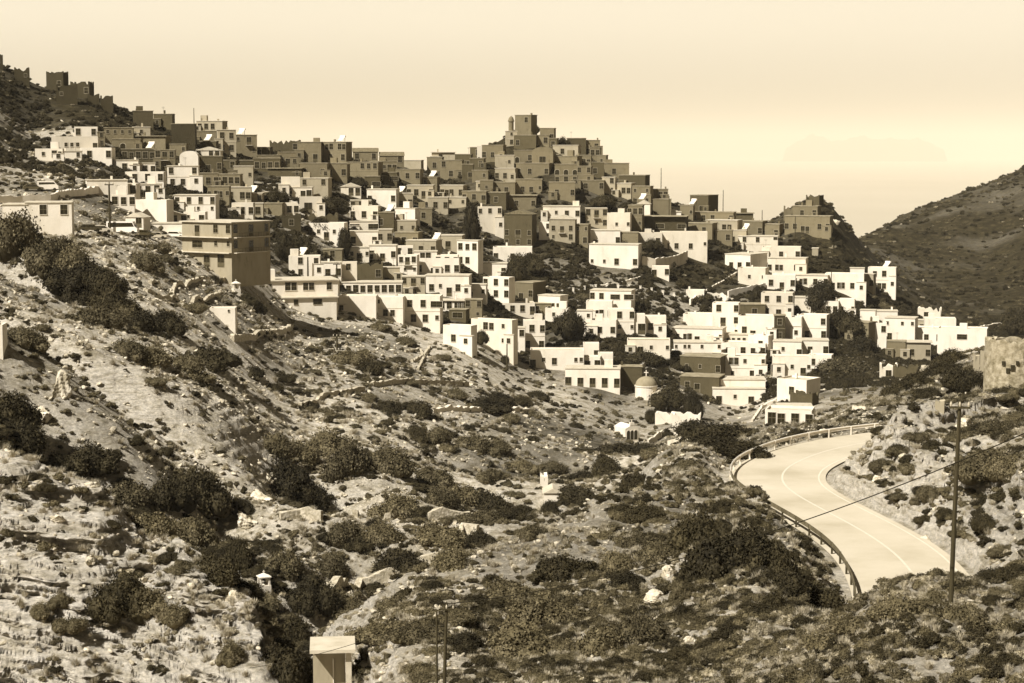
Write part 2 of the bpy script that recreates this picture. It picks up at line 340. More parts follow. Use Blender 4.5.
# sea, island
seam = mat('sea_water', [.42, .48], .0004, 3, rough=.35, spec=.5)  # sea colour lightened, hazy glare painted in
m = MB(); m.lathe([(400, 0), (2000, 0), (8000, 0), (30000, 0), (98000, 0)], 96); m.v = [(x, y, .0) for x, y, z in m.v]
sea = m.build('sea', seam, kind='structure')
im = mat('island_rock', [.04, .09], .0006, 6)
D_I = 67000.; prof = [(640,170),(780,170),(786,148),(797,142),(806,137),(812,134),(822,137),(832,141),(845,140),(858,136),(864,136),(875,140),(890,138),(905,140),(918,138),(932,144),(944,150),(950,170)]
vs = []; fs = []; NI = 90
for i in range(NI+1):
    px = 780+172*i/NI; py = np.interp(px, [p[0] for p in prof], [p[1] for p in prof]); hgt = max(-40, CZ+D_I*ray(px, py)[1])
    hgt *= (1+.03*math.sin(i*.9)+.025*math.sin(i*2.3))
    for j, (t, hh) in enumerate(((-5000, -20), (-3500, .35), (-1700, .75), (0, 1), (1700, .75), (5000, -20))):
        p = world_pt(px, 152, D_I+t); vs.append((p.x, p.y, hh if hh < 0 else hgt*hh*(1+.0*math.sin(i*2.3+j*2))))
for i in range(NI):
    for j in range(5): k = i*6+j; fs.append((k, k+6, k+7, k+1))
m = MB(); m.add(vs, fs); m.build('island', im, smooth=True, kind='structure')
# road and its markings
asph = mat('asphalt', [.37, .45, .50], .16, 14, rough=.85, bump=.01, bscale=20)
paint = mat('road_paint', [.50, .6], 3, 4, rough=.6)
def ribbon(A_, B_, z):
    m = MB()
    vs = [(p.x, p.y, z) for p in A_]+[(p.x, p.y, z) for p in B_]; k = len(A_)
    m.add(vs, [(i, i+1, k+i+1, k+i) for i in range(k-1)]); return m
ribbon(offset(outer, -.5), inner, ROADZ).build('road', asph, kind='structure')
def stripe(o, w, z=ROADZ+.006):
    return ribbon(offset(outer, o-w/2), offset(outer, o+w/2), z)
stripe(rw/2+.15, .16).build('road_centre_line', paint, kind='structure')
stripe(rw-.55, .13).build('road_edge_line', paint, kind='structure')
# ------------------------------------------------------------------ the village
PL = {}
def plaster(k):
    if k not in PL:
        L, var = dict(w=(.66, .85), c=(.56, .80), l=(.32, .84), g=(.165, .74), d=(.08, .66), k=(.045, .6))[k]  # grey and dark tones carry the upper village's cloud shade in their colour
        PL[k] = mat({'w':'white_plaster','c':'cream_plaster','l':'pale_plaster','g':'shade_toned_plaster','d':'shade_toned_stone','k':'shade_toned_dark_stone'}[k], [L*var*(.72 if k in 'wc' else .62), L*.93, L*1.03], .35 if k in 'wc' else .6, 12, rough=.9, stretch=(1, 1, .4), bump=.03 if k in 'wcl' else .12, bscale=4, pos=[.25, .42, .6], island=.04 if k in 'w' else .3)
    return PL[k]
glass = mat('window_glass', [.012, .03], .7, 2, rough=.25, spec=.4)
woodd = mat('painted_wood', [.05, .12], 1.5, 4, rough=.6)
wframe = mat('white_window_frame', [.5, .62], 1, 2)
gframe = mat('stone_window_frame', [.26, .38], 1, 2)
metal = mat('railing_metal', [.06, .1], 2, 2, rough=.5)
concrete = mat('concrete', [.34, .46, .52], .8, 8, bump=.02)
concd = mat('stained_concrete', [.12, .2, .26], .8, 8, bump=.02)
rooft = mat('dirty_flat_roof', [.16, .24, .34], .5, 8, bump=.03)
tiles = mat('clay_roof_tiles', [.08, .14, .2], 2, 6, bump=.06, bscale=6)
alu = mat('bright_metal', [.75, .85], 1, 2, rough=.35, spec=.5)
panelm = mat('solar_glass', [.55, .7], 1, 2, rough=.12, spec=.8)
def window_mesh(fr, w=.95, h=1.2, door=False):
    m = MB(); t = .055
    m.box(-w/2, -.03, 0, w/2, .05, h, 1)
    m.box(-w/2-t, -.075, -t, -w/2, .05, h+t, 0); m.box(w/2, -.075, -t, w/2+t, .05, h+t, 0)
    m.box(-w/2, -.075, h, w/2, .05, h+t, 0)
    if not door: m.box(-w/2-.05, -.13, -t-.002, w/2+.05, .05, -.002, 0)
    m.box(-.03, -.05, 0, .03, -.03, h, 2)
    if not door: m.box(-w/2, -.05, h*.48, -.031, -.03, h*.54, 2); m.box(.031, -.05, h*.48, w/2, -.03, h*.54, 2)
    else: m.box(-w/2, -.05, 0, -.026, -.03, h*.38, 2); m.box(.026, -.05, 0, w/2, -.03, h*.38, 2)
    return m.mesh('door' if door else 'window', [fr, glass, woodd])
def arch_mesh(fr):
    m = MB(); n = 10; w = .55; h = 1.5
    ring = [(-w, 0)]+[(-w*math.cos(math.pi*i/n), h+w*math.sin(math.pi*i/n)) for i in range(n+1)]+[(w, 0)]
    m.add([(x, -.03, z) for x, z in ring], [tuple(range(len(ring)))], 1)
    o = [(x*1.18, z*1.06) for x, z in ring]; k = len(ring)
    m.add([(x, -.07, z) for x, z in ring]+[(x, -.07, z) for x, z in o]+[(x, .05, z) for x, z in o], [(i, i+1, k+i+1, k+i) for i in range(k-1)]+[(k+i, k+i+1, 2*k+i+1, 2*k+i) for i in range(k-1)], 0)
    return m.mesh('arched_door', [fr, glass])
WM = {t: dict(w=window_mesh(f), s=window_mesh(f, .6, .7), W=window_mesh(f, 2.0, 1.25), d=window_mesh(f, 1.05, 2.1, True), D=window_mesh(f, 1.6, 2.7, True), a=arch_mesh(f)) for t, f in (('w', wframe), ('g', gframe))}
def rail_mesh(L=2.0, h=.9, dp=.8):
    m = MB()
    m.tube([(-L/2, 0, h), (-L/2, -dp, h), (L/2, -dp, h), (L/2, 0, h)], .03, 4)
    for i in range(9): x = -L/2+L*i/8; m.tube([(x, -dp, 0), (x, -dp, h)], .018, 4)
    return m.mesh('railing', metal)
RAIL = rail_mesh()
mb = MB(); mb.box(-1.05, -.88, -.14, 1.05, .02, 0); SLAB = mb.mesh('balcony', concrete)
def jit(v, a): return v+random.uniform(-a, a)
def ragged(m, W, D, H, th=.45, mi=0, amp=1.3):
    """four broken walls without a roof"""
    def wall(p, q, inw):
        p = Vector(p); q = Vector(q); L = (q-p).length; n = max(3, int(L/.7)); vs = []
        for i in range(n+1):
            c = p.lerp(q, i/n); h = H-abs(random.gauss(0, amp*.5))*(i not in (0, n)) - (amp*.7 if random.random() < .12 else 0)
            for dz, dd in ((-4, 0), (h, 0), (h-.05, th), (-4, th)): vs.append((c.x+inw[0]*dd, c.y+inw[1]*dd, dz))
        fs = []
        for i in range(n):
            for j in range(4): fs.append((i*4+j, (i+1)*4+j, (i+1)*4+(j+1) % 4, i*4+(j+1) % 4))
        fs += [(3, 2, 1, 0), tuple(n*4+j for j in range(4))]
        m.add(vs, fs, mi)
    wall((-W/2, 0), (W/2, 0), (0, 1)); wall((W/2, .003), (W/2, D), (-1, 0)); wall((W/2-.003, D), (-W/2, D), (0, -1)); wall((-W/2, D-.003), (-W/2, .003), (1, 0))
houses = []; FOOT = []
def fit_row(row, wid):
    cells = list(row); n = len(cells); return [(c, -wid/2+wid*(i+.5)/n) for i, c in enumerate(cells) if c not in '. ']
def make_house(x0, y0, x1, y1, tn, rows, s=0, roof=None, side='', name='house', label=None, th=None, sink=0, dd=None, dmin=200., wtone=None, Dm=None):
    xc = (x0+x1)/2
    p, d = hit(xc, y1, dmin)
    if dd: p = world_pt(xc, y1, dd); d = dd
    az = math.atan2(p.x, p.y)
    wpx = x1-x0
    if s: t = math.radians(th or 27); D = abs(s)*d/F/math.sin(t)
    else: t = math.radians(jit(6, 10) if tn in 'lgd' else jit(3, 7)); D = 0
    W = wpx*d/F/math.cos(t); D = Dm or min(max(D, 3.2), 12) if s else (Dm or min(max(.75*W, 3.5), 7))
    if s < 0: t = -t
    H = (y1-y0)*d/F*1.0
    base = Vector((p.x, p.y, CZ+d*ray(xc, y1)[1])) if (dd is None) else p
    o = empty(name, base, -az-t)
    # far side of the house must follow the slope: keep the box on its terrace
    ruin = roof == 'r'
    pm = plaster(tn)
    wf = WM['w' if tn in 'wc' else 'g']
    roof = roof or ('p' if tn in 'wc' and random.random() < .6 else 's')
    m = MB()
    if ruin: ragged(m, W, D, H)
    elif roof == 'p':
        m.box(-W/2, 0, -4, W/2, D, H-.45)
        k = .22
        m.box(-W/2, 0, H-.45, W/2, k, H); m.box(-W/2, D-k, H-.45, W/2, D, H); m.box(-W/2, k, H-.45, -W/2+k, D-k, H); m.box(W/2-k, k, H-.45, W/2, D-k, H)
    else: m.box(-W/2, 0, -4, W/2, D, H-(.2 if roof in 'sSt' else 0)-(min(1.3, H*.3) if roof in 'gG' else 0))
    w = m.build('wall', pm, o)
    if roof == 'p': m = MB(); m.box(-W/2+.225, .225, H-.452, W/2-.225, D-.225, H-.4); m.build('roof', rooft if tn != 'w' else concrete, o)
    elif roof in 'sSt':
        ov = .14 if roof == 's' else .45
        m = MB(); m.box(-W/2-ov, -ov, H-.199, W/2+ov, D+ov, H); 
        if roof == 't': m.box(-W/2-.6, -1.3, H-.198, W/2+.6, -ov-.002, H-.02)
        m.build('roof', {'w': concrete, 'c': concrete, 'l': concrete}.get(tn, rooft), o)
    elif roof in 'gG':
        h = min(1.3, H*.3); z = H-h; m = MB(); e = .2
        if roof == 'g':   # pediment to the front
            m.add([(-W/2-e, -e, z), (W/2+e, -e, z), (0, -e, z+h), (-W/2-e, D+e, z), (W/2+e, D+e, z), (0, D+e, z+h)], [(0, 2, 5, 3), (2, 1, 4, 5), (0, 3, 4, 1), (0, 1, 2), (3, 5, 4)])
        else:
            m.add([(-W/2-e, -e, z), (W/2+e, -e, z), (W/2+e, D/2, z+h), (-W/2-e, D/2, z+h), (-W/2-e, D+e, z), (W/2+e, D+e, z)], [(0, 1, 2, 3), (3, 2, 5, 4), (0, 3, 4), (1, 5, 2), (0, 4, 5, 1)])
        m.build('roof', tiles if roof == 'G' or tn in 'gd' else concrete, o)
    elif roof == 'v':     # barrel vault
        m = MB(); n = 12; r = W/2; hh = min(r, 1.6)
        ring = [(-r*math.cos(math.pi*i/n), H+hh*math.sin(math.pi*i/n)) for i in range(n+1)]
        k = n+1; m.add([(x, 0, z) for x, z in ring]+[(x, D, z) for x, z in ring], [(i, k+i, k+i+1, i+1) for i in range(n)]+[tuple(range(k)), tuple(range(2*k-1, k-1, -1))]); m.build('roof', pm, o)
    rws = rows.split('/') if rows else []
    rh = H/max(1, len(rws)); cnt = [0, 0, 0]
    def put(ch, x, z, face='f'):
        if ch in 'wsWdDab':
            q = bpy.data.objects.new({'w':'window','s':'window','W':'window','d':'door','D':'door','a':'arched_door','b':'balcony_door'}[ch], wf['d' if ch == 'b' else ch])
            k = min(1.1, rh/2.8); hmax = {'w':1.2,'s':.7,'W':1.25,'d':2.1,'D':2.7,'a':2.1,'b':2.1}[ch]
            zz = z+(.27*rh if ch in 'wW' else .42*rh if ch == 's' else .03*rh)
            if ch in 'dDab' : k = min(k, rh*.8/hmax)
            k *= jit(1, .06)
            if face == 'f': q.location = (x, 0, zz)
            elif face == 'r': q.location = (W/2, x+D/2, zz); q.rotation_euler = (0, 0, math.pi/2)
            else: q.location = (-W/2, D/2-x, zz); q.rotation_euler = (0, 0, -math.pi/2)
            q.scale = (k*1.22, 1, k*(1.34 if ch in 'ws' else 1.)); link(q, o); cnt[0 if ch in 'wsW' else 1] += 1
            if ch == 'b':
                b = bpy.data.objects.new('balcony', SLAB); b.location = (x, -.001, zz-.02); link(b, o)
                r = bpy.data.objects.new('railing', RAIL); r.location = (0, 0, 0); link(r, b); cnt[2] += 1
    for ri, row in enumerate(rws):
        z = H-rh*(ri+1)
        for ch, x in fit_row(row, W): put(ch, x, z)
    if side:
        for ri, row in enumerate(side.split('/')):
            z = H-H/len(side.split('/'))*(ri+1)
            for ch, x in fit_row(row, D): put(ch, x, z, 'r' if s > 0 else 'l')
    if len(rws) > 1 and random.random() < .5 and not ruin:
        m = MB()
        for ri in range(1, len(rws)): z = H-rh*ri; m.box(-W/2-.05, -.06, z-.1, W/2+.05, -.001, z+.02)
        m.build('ledge', concrete if tn in 'wcl' else concd, o)
    if not ruin and roof not in 'gGv' and W > 4.5 and not th and d > 420 and random.random() < .42:
        sd = random.choice((-1, 1)); ww = random.uniform(2, 3.4); hh_ = H*random.uniform(.42, .68); x = sd*(W/2-ww*random.uniform(.1, .5)); pr = random.uniform(.6, 1.6)
        m = MB(); m.box(x-ww/2, -pr, -4, x+ww/2, -.002, hh_); q = m.build('wing', pm, o)
        m = MB(); m.box(x-ww/2-.1, -pr-.1, hh_+.001, x+ww/2+.1, -.003, hh_+.14); m.build('roof', concrete if tn in 'wcl' else rooft, q)
        g_ = bpy.data.objects.new('window', wf['w']); g_.location = (x, -pr, max(.3, hh_*.42)); g_.scale = (1, 1, 1); link(g_, q)
    if not ruin and roof not in 'gGv' and W > 3 and not th:
        if W > 5 and random.random() < .45:
            x = random.uniform(-W/2+.5, W/2-.5); m = MB(); m.box(x-.25, D*.6, H-.3, x+.25, D*.6+.5, H+random.uniform(.5, 1.1)); m.box(x-.32, D*.6-.07, H+1.1, x+.32, D*.6+.57, H+1.2) if 0 else None; m.build('chimney', pm, o)
        if random.random() < .22 and W > 5:
            x = random.uniform(-W/2+1.2, W/2-1.2); m = MB(); m.box(x-1, D*.35, H-.3, x+1, D*.35+1.8, H+random.uniform(1.1, 1.9)); m.build('stair_head', pm, o)
        if random.random() < .3:
            x = random.uniform(-W/2+.5, W/2-.5); m = MB(); m.tube([(x, D*.5, H-.1), (x, D*.5, H+2.2)], .035, 4); m.tube([(x-.5, D*.5, H+2.0), (x+.5, D*.5, H+2.0)], .03, 4); m.tube([(x-.35, D*.5, H+1.7), (x+.35, D*.5, H+1.7)], .03, 4); m.build('antenna', metal, o)
    houses.append(dict(o=o, x=xc, y=(y0+y1)/2, tn=tn, n=len(rws) or 1, cnt=cnt, roof=roof, label=label, W=W, D=D, H=H, d=d, ruin=ruin, s=s))
    c, sn = math.cos(o.rotation_euler.z), math.sin(o.rotation_euler.z)
    FOOT.append((base.x-sn*D/2, base.y+c*D/2, max(W, D)/2+.8, base.x, base.y))
    return houses[-1]
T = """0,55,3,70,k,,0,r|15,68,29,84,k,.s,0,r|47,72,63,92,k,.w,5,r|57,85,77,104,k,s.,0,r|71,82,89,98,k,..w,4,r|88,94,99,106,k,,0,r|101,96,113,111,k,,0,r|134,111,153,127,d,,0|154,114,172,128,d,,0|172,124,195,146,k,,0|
197,121,222,132,l,www.|194,131,216,142,g,..|218,130,236,154,l,ww/ww|236,135,257,156,g,s.b./..s|
75,127,97,138,w,w.w|53,137,97,154,c,s.sss..w|36,149,62,161,w,.s.ws|62,151,81,159,w,..w|81,148,111,161,w,.w..w|98,132,105,147,g,w/w|105,128,133,148,g,ssss/....|133,127,150,138,l,.s.,0,s|138,136,165,150,g,....,0,S|113,139,140,152,g,.a.a|122,149,155,162,d,wwwww|155,150,175,171,g,wbw/.s.|170,144,186,156,g,..s|117,160,138,174,w,.w.w|139,163,155,176,w,.w.w|
168,166,198,188,w,w..w/www,0,s,VL|180,157,198,167,w,,0,v|
126,172,163,184,w,.w.w.w|88,180,127,196,w,....,0,s|98,184,135,197,w,d.w.w.w|135,184,161,196,w,www|109,195,134,208,w,.w.w.w|133,200,166,216,w,,7,p|175,195,215,214,w,d.d.d.d/s..s.s|158,211,186,226,w,.w.w.w,0,g|184,212,205,226,w,w.w|153,223,186,234,w,...|126,213,143,228,w,.d,3,g|
196,147,220,159,c,w.ww,0,g|234,166,253,184,l,..s|200,156,222,174,d,.d.w|199,173,218,188,g,w.w.w|216,174,240,187,g,wwww|254,158,280,172,d,wwww|258,155,280,166,g,aaa|280,152,296,167,g,w.d.w|268,168,301,177,d,,0,S|270,140,300,153,d,..w,0,r|298,142,321,162,g,../dd|321,142,346,163,g,.ww.ww/.w.w,6|300,163,327,179,g,w.w|327,164,347,178,g,s.b.s|300,178,328,197,l,w.w/...|282,177,300,197,c,.a.|288,187,312,199,c,s.bd|300,197,322,214,c,.D.s|208,186,229,202,g,s.ww.s|228,187,251,203,l,w.ww|237,193,262,204,l,.ww.w|262,192,276,204,g,s.w|232,203,253,218,c,www.w|253,203,263,218,l,w|263,203,282,215,g,..|281,203,298,216,c,w.w.w|282,214,301,230,k,.w.,0,r|306,213,338,226,d,,0,r|309,223,344,241,w,s.s.d.s.s|221,170,237,182,g,w.s|200,141,216,150,d,,0|256,147,270,158,d,w.|222,160,236,171,d,.w|240,160,256,168,d,|
353,148,378,163,g,w.w,0,G|380,152,404,166,g,..w,0,G|372,161,397,174,g,w.sww|404,160,421,169,l,...|432,152,455,162,l,.w..,0,S|427,157,442,172,g,.w.|455,154,471,168,d,..|440,160,462,179,g,w../.ww|347,162,378,180,g,..www/....|320,163,347,180,g,.w.w|365,176,380,190,d,.W|378,172,397,184,d,W.W|395,169,420,182,g,w.w.w|414,177,437,188,g,www..|407,185,433,199,l,w.w.d.w|440,185,463,199,l,www.w,0,s|462,191,486,203,g,w.w.d|447,197,466,208,l,s.s|428,197,448,212,l,.w.w|415,208,432,222,g,.w.|341,183,361,196,c,.dd,0,g|367,189,396,206,w,w...w|351,200,371,210,l,w.w.w|396,193,413,210,l,W.w|462,164,473,180,d,.d|470,147,480,158,d,.w|480,180,493,195,g,.s.|
350,206,378,222,c,w.w.w|350,221,378,232,c,W.W|350,231,378,248,w,w..w|378,212,394,230,d,w..|378,229,392,244,l,w.w|395,208,415,222,w,.d..,4|393,220,416,236,l,.s.s|350,247,369,262,c,s.d.s|369,245,396,262,w,w.b.w|395,232,418,246,g,.d.d|396,246,413,258,w,w.w|406,240,436,257,l,w.w.w|434,235,462,250,l,w.d..|457,240,478,267,w,www/ww.,3|414,251,437,274,w,.ww./.ww.|436,255,458,277,w,w.w.w/sss.,0,p|398,255,417,275,w,wbw/.s.s|417,258,459,277,w,w..d..w.w|478,207,502,233,c,w.w.w/..../s..s|402,276,425,297,l,w.b.w/..d..|425,275,469,297,w,.w.s.d.w.w|338,282,402,296,w,wwwwwwwww|355,263,383,282,d,..w,0,r|382,267,400,282,l,..|320,262,341,281,w,.w.w|320,280,338,302,c,w./.s|289,256,320,278,w,.w.w/.w.w|323,249,342,260,g,.w.|340,262,357,284,c,.w./...|375,297,403,319,w,s.../.ww.|393,296,440,326,w,s.w.w.W/.d.w.w.s|339,296,376,314,w,,0,p|440,300,466,312,w,w.w.www,0,S|465,299,482,320,g,w.w/.s|449,309,466,321,d,W|443,325,471,348,w,.w.w,6|471,319,512,348,c,..ww.s./..s..s.,4,p|524,320,545,352,w,.w.w/w.w|512,327,525,352,w,.w/w.|
483,277,509,300,w,w.w.w/..w.w,6,p|469,284,486,300,w,..s|514,282,533,302,g,.d.w,13|479,263,507,278,w,...w|493,247,532,264,w,w..w..w|500,303,535,315,c,w.w.w.d|534,303,551,316,g,w.w|538,295,560,315,w,.w.ss,8|545,308,568,322,w,.s.s|
590,290,631,315,w,w.w..W..W/........|609,309,634,334,w,..w..w/..s..s|586,301,612,322,w,w.ww.w|590,320,616,338,w,.w.w|632,314,645,335,w,.D|644,316,666,335,w,.w..w|577,310,592,335,w,.s/s.|627,340,670,356,c,s.d.s..s|530,350,584,370,w,d.s.w...ss|583,343,599,362,w,..w|570,357,600,370,w,w..d.d|565,368,620,388,w,d.d.d.d.d,0,s|620,366,642,388,d,,0|598,353,613,368,w,,0|
482,145,503,162,g,w.w.w|477,146,484,158,c,|495,155,514,169,l,.s|470,158,484,170,d,.w|495,168,515,182,l,w.w.w|472,170,488,182,g,.s|476,181,490,192,l,s.|540,128,554,144,g,..w|514,135,536,149,d,w..|535,135,549,146,g,.w|549,138,557,150,d,w|532,152,553,166,g,.D.,0,v|553,145,578,157,l,.w..|567,138,586,148,d,...|578,145,590,157,g,w.w|585,140,600,152,g,.w|590,147,600,158,g,ww|597,155,606,167,g,s|576,155,591,168,g,www|552,156,577,167,g,...|555,164,577,177,g,a.a.a|577,166,591,184,g,w.w/...|592,162,604,178,d,w.|555,175,577,185,g,w.w.w|514,150,533,164,g,a.w|516,163,549,178,g,w.w..w|605,163,629,178,g,.w..|619,175,645,190,d,...|578,180,604,192,g,.w..w|602,177,615,194,l,.w/.s|611,183,631,197,l,s.ww|549,182,575,200,g,.w..w|516,179,542,197,g,.w.w.s|492,182,515,197,g,w.w.|508,195,536,210,g,.w..w,0,S|486,192,506,206,d,.w.|504,210,532,247,d,...//w.D.w/w.w.w,0,g,PD|543,206,580,220,c,w.s.w.w,0,s|549,215,575,242,l,.../wbw/s.w,0,g|539,222,551,240,w,.w/.s|586,208,607,228,l,w.b.w/s.s.w|607,213,630,235,c,..s..s|628,205,642,230,g,w.w.w/..s|632,186,650,207,g,s.s/w.w|648,189,668,200,g,w.ww|650,199,671,216,g,..|637,200,650,216,w,,0,g|642,216,685,233,k,..W..W,0,t|576,224,588,246,g,s.s/.w|
580,230,620,248,w,.w.b....w|620,232,638,248,g,,0|589,244,638,268,w,.../s.s.w..w|660,232,707,255,c,.w.w..w..s|637,233,662,248,c,..w|652,266,669,278,w,d..w|690,195,708,214,d,w.d.,10|662,209,681,219,w,,0,g|680,205,693,220,g,..s|692,212,733,224,g,w.w.w...w|731,213,753,225,d,,0,S|685,223,712,236,g,w..w.|706,220,737,234,l,.w.ww.|734,221,762,238,g,.ww..w|730,230,746,244,l,d.d|738,236,777,253,c,.w..w...w/w....w,0,s|715,230,732,244,g,.w|760,224,779,240,g,w.w|
725,254,750,270,w,.d.d.d,17,s|738,268,765,286,c,..s..s|762,247,800,261,c,w..w..w|768,258,805,275,c,w.ww...w.w|763,275,795,290,w,.w.d.w|793,275,827,288,c,w.ww..w..w|825,274,863,294,w,w.w.ww..w..w|850,268,864,286,w,..w|868,268,895,292,w,.w.w../.www.w|862,274,873,290,l,w.w|812,248,818,256,l,|
785,216,829,234,g,w.w.dd..w.w|793,206,817,219,g,.w.w|806,195,819,207,d,,4,r|
784,206,795,217,g,,0,r|837,299,854,318,w,.s..s|812,301,838,316,w,s.ww|860,310,875,327,w,..w|872,311,897,325,w,,0|885,318,914,343,w,s..s.s/w..|868,323,886,348,w,..w/...|850,322,868,345,g,.w,8|912,320,928,332,l,.W|925,319,955,340,w,.s...|904,328,940,345,w,w.w..w..w|938,329,985,358,w,...W.../.......|904,342,930,361,l,.w..w,0,S|887,341,905,359,g,...|918,308,940,320,c,.d..,0,r|880,364,897,380,c,.d.,0,r|893,366,916,382,d,,0,r|
761,293,792,318,c,.w..w..w/.w..b..w|737,304,765,317,d,..d.|712,303,738,338,w,.w...w/..d..w/.....s|683,314,713,330,w,.....|672,328,722,345,w,.s.ww.d..s..s|674,342,721,363,w,s.ss..s...s/s........|680,356,720,377,d,.s..s...w|680,376,719,393,d,.w.d....|738,316,776,340,w,.w.d....w|774,315,785,342,k,w/w|779,317,801,340,w,...|799,315,826,341,w,...w/.w..w|720,334,752,347,c,sssss.|748,335,768,352,w,..w.,5|721,343,765,358,w,.w..w.w.w|720,356,765,380,w,w.ww.s...s/..s...d.s|720,379,765,402,w,.w.w..w..w|713,388,765,406,w,.d...s...d..s|773,341,801,358,w,..s...d|797,340,828,358,w,..w..w|773,357,811,377,w,D..s.ds|808,355,831,369,w,.w....w|777,379,806,400,w,.w.,14|790,392,812,408,d,,6,r|765,410,811,429,w,.w.w..w..w|778,406,812,418,w,,0|686,290,704,300,w,...|794,297,815,312,c,..s"""
CUST = {(47,72):'tall square ruined tower with a window on the dark left skyline', (504,210):'dark stone three-storey mansion under a low pediment in the village centre', (168,166):'white two-storey house under a white vaulted box, upper left village', (180,157):'small white vaulted block rising behind the white two-storey house', (88,180):'white walled building carrying the long dark glazed veranda', (338,282):'long low white row with nine windows in one line',
 (785,216):'long grey house with a row of openings on the knoll terrace', (806,195):'dark tower stump on top of the rocky knoll', (765,410):'small white flat-roofed house alone just beyond the guardrail', (713,388):'wide white ground floor at the foot of the stepped white houses', (642,216):'pale slab roof over a long dark open veranda, village right of centre',
 (565,368):'long low white building with five doors at the lower village edge', (868,268):'white house with rooftop room and arcade at the right village end', (938,329):'blank white building at the far right end of the lower village'}
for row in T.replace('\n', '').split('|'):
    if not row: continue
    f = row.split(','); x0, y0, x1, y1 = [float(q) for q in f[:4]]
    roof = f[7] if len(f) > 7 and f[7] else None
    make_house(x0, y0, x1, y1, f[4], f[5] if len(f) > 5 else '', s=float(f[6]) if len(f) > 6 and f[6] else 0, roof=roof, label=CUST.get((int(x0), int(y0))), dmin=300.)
LM = [("the domed chapel",646,388),("the small gabled chapel",632,430),("the hilltop ruin",522,120),("the pedimented mansion",518,228),("the big two-winged block",228,245),("the house with the long annex",290,292),("the parked minibus",122,226),("the knoll tower stump",813,200),("the stepped white houses",742,375),("the nine-window row",370,289),("the curved wall",664,263),("the open white arch frame",671,314),("the glazed veranda",105,178),("the lone house by the guardrail",790,418),("the round tower ruin",1005,365),("the arcade house",882,280),("the square skyline tower",55,80),("the dark open veranda",663,225),("the vaulted white block",189,162),("the tall antenna mast by the ridge",723,200),("the five-door building",592,378)]
TN = dict(w='white', c='cream', l='pale grey', g='grey', d='dark', k='blackish')
NUM = ['no','one','two','three','four','five','six','seven','eight','nine','ten','eleven','twelve']
ORD = ['first','second','third','fourth','fifth','sixth','seventh','eighth','ninth','tenth','eleventh','twelfth']
def where(x, y):
    c = sorted(LM, key=lambda q: math.hypot(q[1]-x, (q[2]-y)*1.3))
    for nm, lx, ly in c:
        if math.hypot(lx-x, ly-y) > 9: break
    dx, dy = x-lx, y-ly
    v = 'above' if dy < -7 else 'below' if dy > 7 else ''
    h = 'left of' if dx < -9 else 'right of' if dx > 9 else ''
    if v and h: return f'{v} and {h} {nm}' if abs(dx) > .4*abs(dy) and abs(dy) > .35*abs(dx) else (f'{h} {nm}' if abs(dx) > abs(dy) else f'{v} {nm}')
    return f'{v or h or "beside"} {nm}'
def unique_labels(items, key='x'):
    by = {}
    for it in items: by.setdefault(it['lab'], []).append(it)
    for lab, L in by.items():
        if len(L) > 1:
            L.sort(key=lambda q: q['x']); n = len(L)
            for i, it in enumerate(L): it['lab'] = lab+(f', {ORD[i]} from left' if n <= 12 else '')
for h in houses:
    if h['label']: h['lab'] = h['label']; continue
    nw = h['cnt'][0]+h['cnt'][1]
    kind = 'roofless ruin' if h['ruin'] else 'house' if nw else 'blank building'
    st = '' if h['ruin'] else {1:'one-storey ', 2:'two-storey ', 3:'three-storey ', 4:'three-storey '}[min(h['n'], 4)] if nw else ''
    op = '' if not nw or h['ruin'] else f"{NUM[min(nw,12)]}-opening "
    if h['cnt'][2]: op = 'balconied '
    h['lab'] = f"{TN[h['tn']]} {op}{st}{kind} {where(h['x'], h['y'])}"
unique_labels(houses)
for h in houses:
    h['o']['label'] = h['lab']; h['o']['category'] = 'ruin' if h['ruin'] else 'house'; h['o']['group'] = 'ruined walls on the slopes' if h['ruin'] else 'houses of the hillside village'
    if h['ruin']: h['o'].name = 'stone_ruin'
# ------------------------------------------------------------------ buildings with shapes of their own
def nth(x0, y0): return next(h for h in houses if abs(h['x']-x0) < 1.5 and abs(h['y']-y0) < 1.5)
bb = make_house(183, 222, 231, 267, 'l', '..d..w.w/..W..s.s/...D.D.', s=41, th=43, roof='S', side='w.d.w/w.d.w/.....', label=None, dmin=300., wtone='c')
bb['o'].name = 'apartment_block'; bb['o']['label'] = 'big three-storey corner block with lit left wing, shaded right wing and wide floor slabs'; bb['o']['category'] = 'apartment block'; bb['lab'] = 0
W, D, H = bb['W'], bb['D'], bb['H']
for k in (1, 2):
    m = MB(); z = H*(1-k/3); m.box(-W/2-.5, -.9, z-.18, W/2+.02, -.002, z); m.box(W/2+.002, .6, z-.18, W/2+.95, D-.4, z); q = m.build('balcony_slab', concrete, bb['o'])
    r_ = MB(); r_.tube([(W/2+.9, .7, z), (W/2+.9, .7, z+.85), (W/2+.9, D-.5, z+.85), (W/2+.9, D-.5, z)], .035, 4)
    for i in range(14): y = .7+(D-1.2)*i/13; r_.tube([(W/2+.9, y, z), (W/2+.9, y, z+.85)], .02, 4)
    r_.build('railing', metal, q)
an = make_house(262, 280, 338, 308, 'w', '.s..ww.ww..w./.............', s=-16, th=9, roof='S', side='w./..', dmin=300.)
an['o'].name = 'large_house'; an['o']['label'] = 'large white flat-roofed house with a lower roofed annex along its front'; an['o']['category'] = 'house'
W, D, H = an['W'], an['D'], an['H']; sc_ = W/76
m = MB(); m.box(-W/2+15*sc_, -3.2, -3, W/2-4*sc_, -.002, 2.55); q = m.build('annex', plaster('w'), an['o'])
m = MB(); m.box(-W/2+12*sc_, -3.7, 2.553, W/2-2*sc_, -.003, 2.75); m.build('annex_roof', concrete, q)
